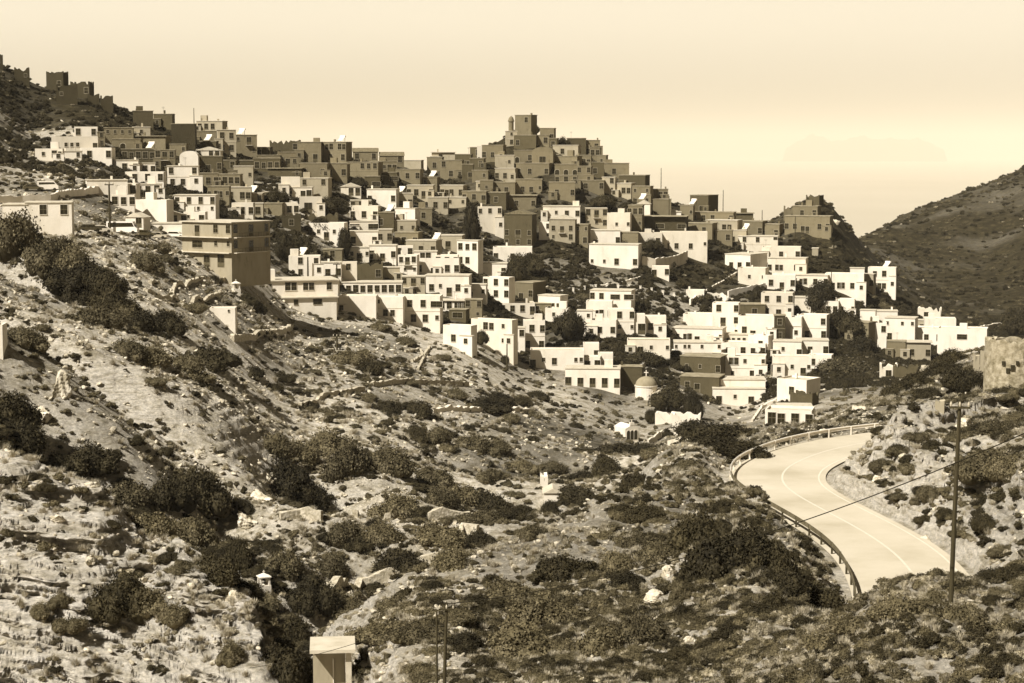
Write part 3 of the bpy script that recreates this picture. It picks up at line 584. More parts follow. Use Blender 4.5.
for x, ch in ((-.28, 's'), (-.08, 'w'), (.2, 'W')):
    q2 = bpy.data.objects.new('window', WM['g'][ch]); q2.location = (x*W, -3.2, 1.0); link(q2, q)
m = MB(); m.box(-W/2+3*sc_, 2, H, -W/2+15*sc_, 4.6, H+2.4); q = m.build('rooftop_room', plaster('w'), an['o'])
q2 = bpy.data.objects.new('door', WM['g']['d']); q2.location = (-W/2+6*sc_, 2, H+.02); q2.scale = (.9, 1, .9); link(q2, q)
wb = make_house(27, 203, 71, 236, 'w', '...w...w./.........', s=0, roof='s', dmin=300., Dm=9., dd=352.); wb['o']['label'] = 'white roadside building with two small windows, left edge of the photo'; wb['o']['category'] = 'building'; wb['o'].name = 'roadside_building'
wb2 = make_house(4, 205, 27, 236, 'w', '', s=0, roof='s', dmin=300., Dm=8., dd=352.5); wb2['o']['label'] = 'blank white wing with a dark roof edge left of the two-window roadside building'; wb2['o']['category'] = 'building'; wb2['o'].name = 'roadside_building'
bx = make_house(210, 308, 235, 322, 'w', '....s./......', dmin=250.); bx['o'].name = 'small_building'; bx['o']['label'] = 'small white box-shaped hut alone among rubble below the big corner block'; bx['o']['category'] = 'hut'
hut = make_house(544, 488, 562, 504, 'w', '', roof='g', dmin=200., Dm=4); hut['o'].name = 'hut'; hut['o']['label'] = 'small white gabled hut half hidden by bushes in the gully'; hut['o']['category'] = 'hut'
pl_ = make_house(-5, 326, 3, 364, 'w', '', dmin=200., Dm=3); pl_['o'].name = 'small_building'; pl_['o']['label'] = 'sliver of a white wall cut by the left photo edge on the slope'; pl_['o']['category'] = 'building'
def place(px, py, dmin=60.):
    p, d = hit(px, py, dmin); return p, d, -math.atan2(p.x, p.y)
white = plaster('w')
# domed chapel
p, d, az = place(646, 397, 380.); u = d/F
o = empty('domed_chapel', p, az, label='white round chapel with a grey dome and cross among the lower village ruins', cat='chapel')
m = MB(); R_ = 11*u; m.lathe([(R_, -3), (R_, 11*u), (R_*1.06, 11*u), (R_*1.06, 12*u), (0, 12*u)], 28); m.build('wall', white, o)
m = MB(); m.lathe([(R_*.98*math.cos(t), 12*u+R_*.82*math.sin(t)) for t in [i*math.pi/20 for i in range(11)]], 28); dm = m.build('dome', mat('dome_lead', [.2, .28], .8, 4), o, smooth=True)
m = MB(); z = 12*u+R_*.82; m.box(-.1, -.1, z-.1, .1, .1, z+1.5); m.box(-.5, -.09, z+.8, -.101, .09, z+1); m.box(.101, -.09, z+.8, .5, .09, z+1); m.build('cross', white, dm)
m = MB(); m.box(R_*.5, -3, -3, R_*1.9, 2.5, 4*u); xx = (R_*.5-.2, R_*1.9+.2, R_*1.2)
nv = m.build('nave', white, o); m = MB(); m.add([(xx[0], -3.2, 4*u), (xx[1], -3.2, 4*u), (xx[2], -3.2, 8*u), (xx[0], 2.7, 4*u), (xx[1], 2.7, 4*u), (xx[2], 2.7, 8*u)], [(0, 1, 2), (3, 5, 4), (0, 2, 5, 3), (1, 4, 5, 2), (0, 3, 4, 1)]); m.build('roof', concrete, nv)
# gabled chapel with arcade front
p, d, az = place(632, 441, 340.); u = d/F; t = .55
o = empty('gabled_chapel', p, az+.5, label='small white gabled chapel with three tall arched openings and a bell gable', cat='chapel')
w_, l_2, h_ = 15*u, 24*u, 13*u
m = MB(); m.box(-w_/2, 0, -3, w_/2, l_2, h_); m.add([(-w_/2, 0, h_), (w_/2, 0, h_), (0, 0, h_+3.5*u), (-w_/2, l_2, h_), (w_/2, l_2, h_), (0, l_2, h_+3.5*u)], [(0, 1, 2), (3, 5, 4), (0, 2, 5, 3), (1, 4, 5, 2)]); m.build('wall', white, o)
m = MB(); m.box(-.5, -.05, h_+3*u, .5, .5, h_+6*u); m.box(-.08, .1, h_+6*u, .08, .25, h_+8.5*u); m.build('bell_gable', white, o)
for x in (-.28, 0, .28):
    q = bpy.data.objects.new('arched_door', WM['w']['a']); q.location = (x*w_, 0, .3); q.scale = (.75, 1, 1.0); link(q, o)
# churchyard walls
def wall_run(pts, h, th, m_, name, lab, cat_='wall', dmin=100., step=.8, rag=.11, drop=1.0, grp=None):
    P_ = [hit(x, y, dmin)[0] for x, y in pts]; L = []
    for a_, b_ in zip(P_, P_[1:]):
        n = max(1, int((b_-a_).length/step)); L += [a_.lerp(b_, i/n) for i in range(n)]
    L.append(P_[-1]); vs = []
    zz = ground(np.array([q.x for q in L]), np.array([q.y for q in L]))
    for i, q in enumerate(L):
        t = L[min(i+1, len(L)-1)]-L[max(i-1, 0)]; t.z = 0; t.normalize(); nx = Vector((-t.y, t.x, 0))*th/2
        zt = float(zz[i])+h+random.gauss(0, rag); zb = float(zz[i])-drop
        for s_, z in ((1, zb), (1, zt), (-1, zt+random.gauss(0, rag*.5)), (-1, zb)): v = q+nx*s_; vs.append((v.x, v.y, z))
    k = len(L); fs = [(i*4+j, (i+1)*4+j, (i+1)*4+(j+1) % 4, i*4+(j+1) % 4) for i in range(k-1) for j in range(4)]+[(3, 2, 1, 0), tuple((k-1)*4+j for j in range(4))]
    m = MB(); m.add(vs, fs); return m.build(name, m_, label=lab, cat=cat_, group=grp)
dry = mat('dry_stone', [.22, .4, .56], 2.2, 8, bump=.12, bscale=4)
pale = plaster('c')
wall_run([(648, 447), (662, 437), (690, 433)], 1.6, .4, pale, 'churchyard_wall', 'pale walled churchyard edge beside the small gabled chapel', dmin=300.)
wall_run([(668, 452), (684, 449), (702, 443)], 2.2, .4, pale, 'churchyard_wall', 'front wall of the churchyard right of the small gabled chapel', dmin=300.)
for (x0, y0, x1, y1, rf, lb) in ((672, 414, 700, 430, 'r', 'roofless white ruin above the churchyard with broken wall tops'), (655, 413, 672, 424, 'r', 'low pale ruined walls between the gabled chapel and the white ruin'), (541, 476, 548, 487, 'r', 'thin pale ruined wall tip above the gully hut')):
    h = make_house(x0, y0, x1, y1, 'w', '', roof='r', dmin=300. if y0 < 450 else 250.); h['o'].name = 'stone_ruin'; h['o']['label'] = lb; h['o']['category'] = 'ruin'
ch = make_house(506, 131, 517, 146, 'l', 's/w', dmin=400.); ch['o'].name = 'church'; ch['o']['label'] = 'narrow pale church front with belfry on the hilltop'; ch['o']['category'] = 'church'
m = MB(); u = ch['d']/F; m.lathe([(2.6*u, ch['H']), (2.6*u, ch['H']+9*u), (3.2*u, ch['H']+9.2*u), (3.2*u, ch['H']+10*u), (2.2*u, ch['H']+13*u), (0, ch['H']+15*u)], 10, c=(0, 2, 0)); m.build('belfry', plaster('g'), ch['o'])
hr = make_house(515, 115, 531, 136, 'g', '...w./.....', roof='s', s=6, dmin=400.); hr['o'].name = 'church'; hr['o']['label'] = 'dark square block crowning the hilltop, highest building of the village'; hr['o']['category'] = 'church'
# round tower ruin by the right edge
p, d, az = place(1012, 389, 150.); u = d/F
o = empty('round_tower_ruin', p+Vector((5*u, 15*u, 0)), az, label='round stone tower ruin with a broken top at the right photo edge', cat='ruin')
stone = mat('tower_stone', [.12, .22, .32, .42], 1.8, 12, bump=.12, bscale=3.5)
m = MB(); n = 40; R_ = 28.5*u; vs = []
rows_ = 9
for j in range(rows_+1):
    for i in range(n):
        a0 = 2*math.pi*i/n; rr = R_*(1.03-.05*j/rows_)+.035*random.uniform(-1, 1); z = -2.5+(47*u+2.5)*j/rows_
        if j == rows_: z += random.gauss(0, .12)
        vs.append((rr*math.cos(a0), rr*math.sin(a0), z))
b0 = len(vs)
for j in (rows_, 0):
    for i in range(n):
        a0 = 2*math.pi*i/n; z = vs[rows_*n+i][2] if j else -2.5; vs.append((R_*.8*math.cos(a0), R_*.8*math.sin(a0), z))
fs = [(j*n+i, j*n+(i+1) % n, (j+1)*n+(i+1) % n, (j+1)*n+i) for j in range(rows_) for i in range(n)]
fs += [(rows_*n+i, rows_*n+(i+1) % n, b0+(i+1) % n, b0+i) for i in range(n)]+[(b0+i, b0+(i+1) % n, b0+n+(i+1) % n, b0+n+i) for i in range(n)]
m.add(vs, fs); m.build('wall', stone, o)
m = MB()
for a0, z, s_ in ((-1.9, 2.6, .16), (-1.6, 2.2, .2), (-1.45, 2.7, .14), (-1.2, 3.3, .13), (-1.75, 1.9, .18)):
    c_ = Vector((math.cos(a0), math.sin(a0), 0))*(R_*1.0); M_ = Matrix.Translation(c_+Vector((0, 0, z)))@Matrix.Rotation(a0, 4, 'Z'); m.box(-.1, -s_, -s_, .14, s_, s_*1.6, 0, M_)
m.build('painted_wall_hole', mat('hollow_shade_paint', [.02, .03], 2), o)  # near-black blocks on the wall, the shade inside holes painted as colour
for (x0, y0, x1, y1, lb) in ((973, 356, 979, 378, 'left stub of pale ruined wall beside the round tower ruin'), (980, 351, 990, 374, 'right stub of pale ruined wall against the round tower ruin'), (935, 401, 944, 410, 'broken stone stub under the dark round tree near the tower')):
    h = make_house(x0, y0, x1, y1, 'l', '', roof='r', dmin=150., Dm=1.2); h['o'].name = 'wall_stub'; h['o']['label'] = lb; h['o']['category'] = 'ruin'
# wayside shrine, pedestal, open-sided shed
def shrine(px, py, hp, lab, dmin):
    p, d, az = place(px, py, dmin); u = hp*d/F
    o = empty('wayside_shrine', p+Vector((0, 0, .35*u)), az+.3, label=lab, cat='shrine')
    m = MB(); m.box(-.42*u, -.42*u, -2, .42*u, .42*u, .12*u); m.build('base', white, o)
    for sx in (-1, 1):
        for sy in (-1, 1): m = MB(); m.box(sx*.3*u-.07*u, sy*.3*u-.07*u, .121*u, sx*.3*u+.07*u, sy*.3*u+.07*u, .68*u); m.build('post', white, o)
    m = MB(); m.box(-.44*u, -.44*u, .681*u, .44*u, .44*u, .76*u); m.add([(-.4*u, -.4*u, .76*u), (.4*u, -.4*u, .76*u), (.4*u, .4*u, .76*u), (-.4*u, .4*u, .76*u), (0, 0, u)], [(0, 1, 4), (1, 2, 4), (2, 3, 4), (3, 0, 4)]); m.build('roof', white, o)
    m = MB(); m.box(-.03*u, -.03*u, .98*u, .03*u, .03*u, 1.18*u); m.box(-.09*u, -.025*u, 1.06*u, -.031*u, .025*u, 1.1*u); m.box(.031*u, -.025*u, 1.06*u, .09*u, .025*u, 1.1*u); m.build('cross', white, o)
shrine(264, 591, 14, 'small white roofed shrine on four posts on the tip of the cliff', 80.)
shrine(236, 293, 9, 'tiny pale pillar shrine on the slope below the big corner block', 250.)
p, d, az = place(337, 700, 70.); u = d/F; zt = CZ+d*ray(337, 650)[1]; hh = zt-p.z
o = empty('open_shed', p, az, label='pale flat-roofed concrete shelter at the bottom edge of the photo', cat='shelter')
m = MB(); m.box(-27*u, -.6, hh, 19*u, 2.0, hh+.16); m.build('roof', concrete, o)
m = MB(); m.box(9*u, -.3, -3, 15*u, .1, hh-.002); m.build('pillar', concrete, o)
m = MB(); m.box(-24*u, .4, -3, 9*u-.01, .7, hh-.003); m.box(-24*u, .703, -3, -22*u, 1.9, hh-.003); m.build('wall', plaster('l'), o)
m = MB(); m.box(-4*u, .3, -3, -3*u, .398, hh-.5); m.build('post', plaster('w'), o)
# walls, terraces and paths
DW = 'dry stone walls on the slopes'
for i, (pts, h, th, m_, lab) in enumerate([
 ([(642, 268), (655, 270), (672, 268), (687, 262)], 3.4, .5, pale, 'pale curved retaining wall under the village houses right of centre'),
 ([(-6, 203), (22, 203), (50, 202), (66, 197), (98, 193)], 1.5, .5, white, 'white roadside parapet wall along the upper left road'),
 ([(150, 284), (178, 283), (200, 279), (226, 280)], .5, .6, dry, 'upper terrace wall of pale stone left of the big corner block'),
 ([(146, 297), (170, 300), (196, 298), (222, 293)], .45, .6, dry, 'second terrace wall of pale stone below the big corner block'),
 ([(232, 340), (255, 338), (278, 334), (292, 328)], .9, .8, dry, 'curved pale terrace wall ending below the annex house'),
 ([(312, 614), (330, 600), (360, 586), (395, 574), (440, 562)], .9, .7, dry, 'rubble wall climbing the spur above the concrete shelter'),
 ([(300, 407), (322, 398), (352, 392), (364, 390)], .8, .6, dry, 'slanting dry stone wall on the middle slope'),
 ([(372, 386), (400, 383), (440, 384), (468, 386)], .8, .6, dry, 'dry stone terrace wall below the middle slope paths'),
 ([(432, 412), (462, 411), (495, 409), (530, 412)], .7, .8, pale, 'long pale low terrace wall across the middle slope'),
 ([(280, 520), (300, 517), (322, 522)], 1.0, .6, dry, 'short pale terrace wall in the left gully'),
 ([(355, 518), (372, 516), (388, 520)], 1.0, .6, dry, 'pale terrace wall between round bushes in the gully'),
 ([(428, 520), (450, 517), (470, 519)], .9, .6, dry, 'thin terrace wall right of the gully bushes'),
 ([(440, 535), (462, 531), (478, 534)], .9, .6, dry, 'lower thin terrace wall right of the gully bushes'),
 ([(676, 352), (655, 360), (640, 368), (618, 373)], .8, .7, white, 'white stair wall descending left from the lower white houses'),
 ([(655, 376), (668, 378), (682, 380)], .8, .5, dry, 'short stone wall right of the domed chapel'),
 ([(655, 348), (662, 344)], .8, .5, white, 'little white wall end above the five-door building'),
 ([(766, 406), (780, 400), (794, 403), (808, 404)], .8, .5, white, 'white path wall above the lone house by the guardrail'),
 ([(752, 422), (760, 410), (772, 402)], .6, .5, pale, 'pale path edge climbing left of the lone house by the guardrail'),
 ([(690, 305), (697, 300), (708, 298), (722, 299), (728, 303)], 1.6, .5, white, 'white curved wall arching over dark shrubs in the lower village'),
 ([(728, 297), (745, 293), (765, 289)], 1.8, .5, white, 'white sloping wall rising to the cream houses in the lower village'),
 ([(338, 299), (352, 307), (368, 312), (378, 318)], .9, .4, dry, 'dark edged ramp wall right of the annex house'),
 ([(975, 331), (1000, 327), (1024, 325), (1045, 322)], 1.4, .6, pale, 'pale wall of the far road beyond the right end of the village'),
 ([(600, 287), (620, 284), (642, 279)], .7, .6, pale, 'pale path wall across the dark scrub hill in the village'),
 ([(706, 292), (722, 283), (740, 273), (748, 270)], .7, .5, pale, 'thin pale path wall below the blank grey and white houses'),
 ([(500, 294), (530, 292), (548, 288)], .6, .5, dry, 'thin wall line on the dark scrub slope right of the village centre'),
 ([(884, 385), (900, 380), (925, 374), (940, 367)], .9, .6, dry, 'broken pale wall on the slope below the right village end'),
 ([(430, 348), (424, 356), (412, 362)], .5, .5, dry, 'short crooked dry wall on the slope under the village'),
 ([(418, 370), (424, 358), (420, 350), (405, 352)], .5, .5, dry, 'crooked dry wall bending on the slope under the village')]):
    wall_run(pts, h, th, m_, 'stone_wall', lab, grp=DW if m_ is dry else None, dmin=(300. if max(y for x, y in pts) < 345 else 110.))
# small white marker posts on the scrub hill
for i in range(13):
    px = 562+i*11.2; py = 297-9*math.sin(math.pi*min(1, (i+1)/11))+ (i > 10)*3
    p, d, az = place(px, py, 400.); m = MB(); m.box(-.28, -.28, -1, .28, .28, 1.1); m.box(-.34, -.34, 1.1, .34, .34, 1.25)
    q = m.build('marker_post', white, label=f'small white post, {ORD[i] if i < 12 else "last"} from the left in the row on the dark scrub hill', cat='post', group='row of white posts on the scrub hill'); q.location = p; q.rotation_euler.z = az
# poles and cables
timber = mat('pole_timber', [.03, .06], 3, 6, stretch=(4, 4, .3)); insul = mat('insulator', [.3, .5], 2)
def pole(px, py, top, r, lab, dmin=60., arms=1, lean=0, d_fix=None, name='utility_pole', cat_='pole'):
    p, d, az = place(px, py, dmin); 
    if d_fix: d = d_fix; a_, e_ = ray(px, py); p = Vector((d*math.sin(a_), d*math.cos(a_), 0)); p.z = float(ground(np.array([p.x]), np.array([p.y]))[0])
    h = CZ+d*ray(px+lean, top)[1]-p.z
    o = empty(name, p, az, label=lab, cat=cat_); lx = lean*d/F
    m = MB(); m.tube([(0, 0, -1), (lx*.5, 0, h*.5), (lx, 0, h)], [r*1.15, r, r*.8], 8); m.build('shaft', timber, o)
    if arms:
        m = MB(); w_ = r*4.5; m.box(lx-w_, -r*1.6, h-r*3.2, lx+w_, -r*.95, h-r*2.2); q = m.build('crossarm', timber, o)
        for x in (-.85, 0, .85): m = MB(); m.lathe([(r*.45, h-r*2.2), (r*.6, h-r*1.2), (r*.35, h-r*.4), (0, h)], 8, c=(lx+x*w_, -r*1.3, 0)); m.build('insulator', insul, q)
    return p+Vector((lx*math.cos(az), lx*math.sin(az), h)), d
tA, dA = pole(950, 607, 401, .075, 'tall dark wooden utility pole on the bank right of the road', lean=5, dmin=60.)
tB, dB = pole(443, 700, 604, .07, 'thicker of two wooden poles at the bottom centre', lean=4, d_fix=74.)
pole(437, 700, 610, .045, 'thinner pole standing left of the thicker wooden pole', arms=0, d_fix=73.)
pole(110, 231, 182, .2, 'wooden pole beside the parked minibus', dmin=300.)
pole(337, 298, 262, .2, 'dark pole in front of the nine-window row', dmin=300.)
pole(308, 281, 257, .2, 'dark pole behind the roof of the annex house', dmin=300., arms=0)
pole(507, 368, 344, .16, 'thin pole before the long low white house at the village edge', dmin=300., arms=0)
pole(337, 350, 334, .18, 'short dark forked post on the slope under the annex house', dmin=300.)
for px, py, tp_, lab in ((661, 192, 168, 'thin mast on the ridge right of the hilltop houses'), (723, 213, 190, 'tall antenna mast rising from the ridge houses'), (762, 228, 210, 'short thin mast left of the rocky knoll'), (669, 222, 196, 'dark mast beside the veranda house'), (795, 240, 216, 'dark pole in front of the knoll terrace house'), (831, 302, 272, 'dark pole in front of the cream arcade house'), (194, 120, 108, 'hair-thin antenna above the upper left roofs')):
    pole(px, py, tp_, .13, lab, dmin=380., arms=0, name='mast', cat_='mast')
def cable(a_, b_, sag, r, lab):
    pts = []
    for i in range(41):
        t = i/40; q = a_.lerp(b_, t); q.z -= sag*4*t*(1-t); pts.append(q)
    m = MB(); m.tube(pts, r, 5); m.build('overhead_cable', mat('black_cable', [.012, .018], 2), label=lab, cat='cable')
cable(tB, world_pt(1080, 408, 60), 1.0, .018, 'black cable sagging across the picture in front of the road')
cable(tB+Vector((0, 0, -.2)), world_pt(250, 668, 84), .3, .012, 'thin cable running left from the bottom centre poles')
# guardrail along the outer road edge
gl = offset(outer, .25-.6); steel = mat('galvanised_rail', [.62, .74], 1.2, 4, rough=.45, spec=.5); rusty = mat('weathered_rail', [.08, .16], 1.2, 4)
o = empty('guardrail', gl[0], 0, label='long curved roadside guardrail on short posts along the outer road edge', cat='guardrail')
def beam(pts, z0, mat_):
    m = MB(); vs = []
    prof_ = [(-.02, -.16), (.035, -.11), (-.02, -.05), (-.02, .05), (.035, .11), (-.02, .16), (-.05, .16), (-.05, -.16)]
    for i, q in enumerate(pts):
        t = pts[min(i+1, len(pts)-1)]-pts[max(i-1, 0)]; t.z = 0; t.normalize(); nn = Vector((-t.y, t.x, 0))
        for a_, b_ in prof_: v = q+nn*a_; vs.append((v.x-gl[0].x, v.y-gl[0].y, ROADZ+z0+b_-gl[0].z))
    k = len(prof_); m.add(vs, [(i*k+j, i*k+(j+1) % k, (i+1)*k+(j+1) % k, (i+1)*k+j) for i in range(len(pts)-1) for j in range(k)]); return m
cut = int(len(gl)*.62)
cut = min(range(len(gl)), key=lambda i: (gl[i]-on_plane(735, 482, ROADZ)).length)
beam(gl[:cut], .66, 0).build('rail', steel, o); beam(gl[cut-1:], .66, 0).build('rail', rusty, o, label='darker weathered lower stretch of rail')
for i in range(0, len(gl), 3):
    q = gl[i]; m = MB(); m.box(q.x-gl[0].x-.06, q.y-gl[0].y-.06, -1.2, q.x-gl[0].x+.06, q.y-gl[0].y+.06, .78); m.build('post', timber if i > cut else steel, o)
# vehicles
dark_glass = mat('car_glass', [.015, .03], 2, 1, rough=.1, spec=.6); tyre = mat('tyre_rubber', [.015, .02], 2)
def car(px, py, L, bodyL, lab, kind='car', rz=0.):
    p, d, az = place(px, py, 300.)
    o = empty(kind if kind != 'car' else 'parked_car', p+Vector((0, 0, .05)), az+rz, label=lab, cat={'car':'car', 'minibus':'minibus', 'van':'van'}[kind], group='cars parked along the upper road' if kind == 'car' else None)
    cm = mat('car_paint', [bodyL, bodyL*1.05], 1, 1, rough=.3, spec=.5)
    w = .85
    if kind == 'car': side = [(-L/2, .35), (L/2, .35), (L/2, .75), (L/2-.9, .9), (L/2-1.5, 1.42), (-L/2+.8, 1.45), (-L/2+.1, .95), (-L/2, .8)]; win = [(L/2-1.05, .93), (L/2-1.55, 1.34), (-L/2+.85, 1.37), (-L/2+.35, .97)]
    else: H_ = 2.5 if kind == 'minibus' else 2.1; w = 1.0; side = [(-L/2, .4), (L/2, .4), (L/2, 1.1), (L/2-.5, 1.5), (L/2-.9, H_), (-L/2, H_)]; win = [(L/2-.6, 1.45), (L/2-.95, H_-.25), (-L/2+.3, H_-.25), (-L/2+.3, 1.35)]
    k = len(side); m = MB(); m.add([(x, -w, z) for x, z in side]+[(x, w, z) for x, z in side], [(i, (i+1) % k, k+(i+1) % k, k+i) for i in range(k)]+[tuple(range(k))[::-1], tuple(range(k, 2*k))]); m.build('body', cm, o)
    for sy in (-1, 1): m = MB(); m.add([(x, sy*(w+.012), z) for x, z in win], [(0, 1, 2, 3)]); m.build('window', dark_glass, o)
    a_, b_ = win[0], win[1]; off = .06; m = MB(); m.add([(a_[0]+off+.1, -w*.88, a_[1]), (a_[0]+off+.1, w*.88, a_[1]), (b_[0]+off+.05, w*.85, b_[1]), (b_[0]+off+.05, -w*.85, b_[1])], [(0, 1, 2, 3)]); m.build('windscreen', dark_glass, o)
    for sx in (-1, 1):
        for sy in (-1, 1):
            m = MB(); m.lathe([(0, -.1), (.33, -.1), (.33, .1), (0, .1)], 14); m.v = [(v[0]+sx*(L/2-.8), v[2]+sy*(w-.02), v[1]+.33) for v in m.v]; m.build('wheel', tyre, o)
    for sy in (-.6, .6): m = MB(); m.box(L/2-.02, sy-.15, .6, L/2+.03, sy+.15, .74); m.build('headlight', glass, o)
car(123, 234, 6.2, .75, 'white minibus with dark windows parked beside the wooden pole', 'minibus', -.25)
car(90, 232, 4.4, .05, 'dark car parked left of the minibus', rz=.1); car(102, 233, 4.2, .5, 'pale low car parked just left of the minibus', rz=0)
car(145, 237, 4.3, .06, 'dark car parked just right of the minibus', rz=-.2); car(158, 239, 4.2, .4, 'grey car parked behind the dark car right of the minibus', rz=-.3); car(176, 238, 4.2, .7, 'white car parked at the road end by the big corner block', rz=-.3)
car(33, 191, 4.2, .08, 'dark car on the upper left road above the roadside buildings', rz=.1); car(48, 191, 4.4, .7, 'white van on the upper left road above the roadside buildings', 'van')
# rooftop solar water heaters
def heater(px, py, lab, dmin=400.):
    hs = sorted(houses, key=lambda h: math.hypot(h['x']-px, (h['y']-(h['H']*F/h['d'])/2)-py))[0]
    dist = hs['d']+2.5; a_, e_ = ray(px, py)
    o = empty('solar_water_heater', hs['o'].matrix_basis@Vector((max(-hs['W']/2+1, min(hs['W']/2-1, (px-hs['x'])*hs['d']/F)), 2.2, hs['H'])), -a_-.7, label=lab, cat='water heater', group='solar water heaters on the roofs')
    m = MB(); M_ = Matrix.Translation((0, 0, .15))@Matrix.Rotation(math.radians(42), 4, 'X'); m.box(-1, 0, 0, 1, 1.9, .08, 0, M_); m.build('panel', panelm, o)
    m = MB(); m.lathe([(0, -1.05), (.28, -1.05), (.28, 1.05), (0, 1.05)], 12); m.v = [(v[2], 1.55+v[0], 1.65+v[1]) for v in m.v]; m.build('tank', alu, o)
    m = MB(); m.box(-.9, 1.45, 0, -.82, 1.55, 1.5); m.box(.82, 1.45, 0, .9, 1.55, 1.5); m.build('frame', metal, o)
for px, py in ((205, 143), (148, 147), (250, 190), (300, 255), (387, 203), (395, 192), (430, 172), (434, 235), (637, 194), (744, 229), (884, 266), (690, 214), (240, 145), (337, 140)):
    heater(px, py, f"bright solar water heater on a roof {where(px, py)}")
hl = [dict(o=o_, lab=o_['label'], x=o_.location.x/o_.location.y) for o_ in bpy.data.objects if o_.name.startswith('solar_water')]
unique_labels(hl)
for q in hl: q['o']['label'] = q['lab'].replace('bright solar water heater on a roof', 'solar heater on a roof')
# ------------------------------------------------------------------ rocks and plants
def ico(n=2):
    import bmesh
    bm = bmesh.new(); bmesh.ops.create_icosphere(bm, subdivisions=n, radius=1); V_ = np.array([v.co[:] for v in bm.verts]); F_ = np.array([[v.index for v in f.verts] for f in bm.faces]); bm.free(); return V_, F_
IV, IF = ico(2); IV3, IF3 = ico(3)
def rock_mesh(name, seed, m_, fine=False, flat=.6):
    r = np.random.default_rng(seed); V_ = (IV3 if fine else IV).copy()
    for _ in range(9 if fine else 7):      # chop with planes
        nrm = r.normal(size=3); nrm /= np.linalg.norm(nrm); c_ = r.uniform(.45, .8); dd = V_@nrm; V_ -= np.outer(np.maximum(dd-c_, 0), nrm)
    V_ *= np.array([1, r.uniform(.6, .9), r.uniform(.45, .75)*flat/.6]); V_ += r.normal(size=V_.shape)*(.018 if fine else .03)
    return np_mesh(name, V_, IF3 if fine else IF, m_)
rockm = mat('pale_rock', [.18, .36, .52, .62], .9, 9, bump=.08, bscale=5, coords='Object', island=.22)
ROCKS = [rock_mesh('rock', i, rockm) for i in range(5)]
def crag_mesh(seed):
    r = np.random.default_rng(seed); V_, F_ = ico(5); ang = np.arctan2(V_[:, 1], V_[:, 0])
    for _ in range(16):
        nrm = r.normal(size=3); nrm /= np.linalg.norm(nrm); c_ = r.uniform(.35, .8); dd = V_@nrm; V_ -= np.outer(np.maximum(dd-c_, 0), nrm)
    n1 = fbm(V_[:, 0]*3+seed+V_[:, 2]*2, V_[:, 1]*3-V_[:, 2], 1, 5, seed, .6); V_ *= (1+.38*n1)[:, None]
    ph = V_[:, 2]*5+1.3*vnoise(V_[:, 0]*2+seed, V_[:, 1]*2, seed); fr = ph-np.floor(ph); V_[:, :2] *= (1-.16*fr)[:, None]
    V_ += r.normal(size=V_.shape)*.008
    return np_mesh('crag', V_, F_, rockm)
CRAGS = [crag_mesh(50+i) for i in range(5)]
def leafmat(nm, L, var=.6):
    return mat(nm, [L*.55, L, L*1.9], 2.2, 5, rough=.8, island=var, spec=.15)
LEAF = dict(d=leafmat('dark_evergreen_leaves', .030), m=leafmat('grey_scrub_leaves', .085), l=leafmat('pale_dry_leaves', .24), g=leafmat('dry_grass', .33, .3))
def bush_arrays(seed, nleaf, leaf, lobes=7, tall=.75, spread=.95):
    r = np.random.default_rng(seed); Ls = []; el = r.uniform(.55, 1)
    for i in range(lobes):
        q = r.uniform(0, 2*math.pi); rr = spread*math.sqrt(r.uniform(0, 1))*.72; s_ = r.uniform(.16, .46)*(1.15-rr*.5); Ls.append((rr*math.cos(q)*1.15, rr*math.sin(q)*el*1.15, max(.12, tall*(1-rr**2)*r.uniform(.45, .8)-s_*.3), s_))
    C_ = np.array(Ls); w = C_[:, 3]**2; k = r.choice(lobes, nleaf, p=w/w.sum())
    nrm = r.normal(size=(nleaf, 3)); nrm[:, 2] = np.abs(nrm[:, 2])*1.0-.25; nrm /= np.linalg.norm(nrm, axis=1)[:, None]
    rad = C_[k, 3]*(1+r.normal(size=nleaf)*.17); P_ = C_[k, :3]+nrm*rad[:, None]; P_[:, 2] = np.maximum(P_[:, 2], -.05+r.uniform(0, .1, nleaf))
    t1 = np.cross(nrm+r.normal(size=(nleaf, 3))*.9, r.normal(size=(nleaf, 3))); t1 /= np.linalg.norm(t1, axis=1)[:, None]
    t2 = np.cross(t1, nrm+r.normal(size=(nleaf, 3))*.7); t2 /= np.linalg.norm(t2, axis=1)[:, None]
    s_ = leaf*r.uniform(.6, 1.4, nleaf)[:, None]
    V_ = np.stack([P_-t1*s_-t2*s_*.5, P_+t1*s_-t2*s_*.3, P_+t2*s_], 1).reshape(-1, 3); F_ = np.arange(nleaf*3).reshape(-1, 3)
    cores = []
    for c in C_: cores.append((IV*c[3]*.86+c[:3], IF))
    b = len(V_); VV = [V_]; FF = [F_]
    for v_, f_ in cores: VV.append(v_*np.array([1, 1, 1])); FF.append(f_+b); b += len(v_)
    V_ = np.vstack(VV); F_ = np.vstack(FF); return V_, F_
def bush_mesh(name, seed, key, nleaf, leaf, **k):
    V_, F_ = bush_arrays(seed, nleaf, leaf, **k); return np_mesh(name, V_, F_, LEAF[key])
BIG = {k: [bush_mesh('bush', 100+i+10*j, k, 7500, .034, lobes=17) for i in range(4)] for j, k in enumerate('dml')}
SMALL = {k: [bush_mesh('shrub', 200+i+10*j, k, 900, .066, lobes=6, tall=.7) for i in range(3)] for j, k in enumerate('dml')}
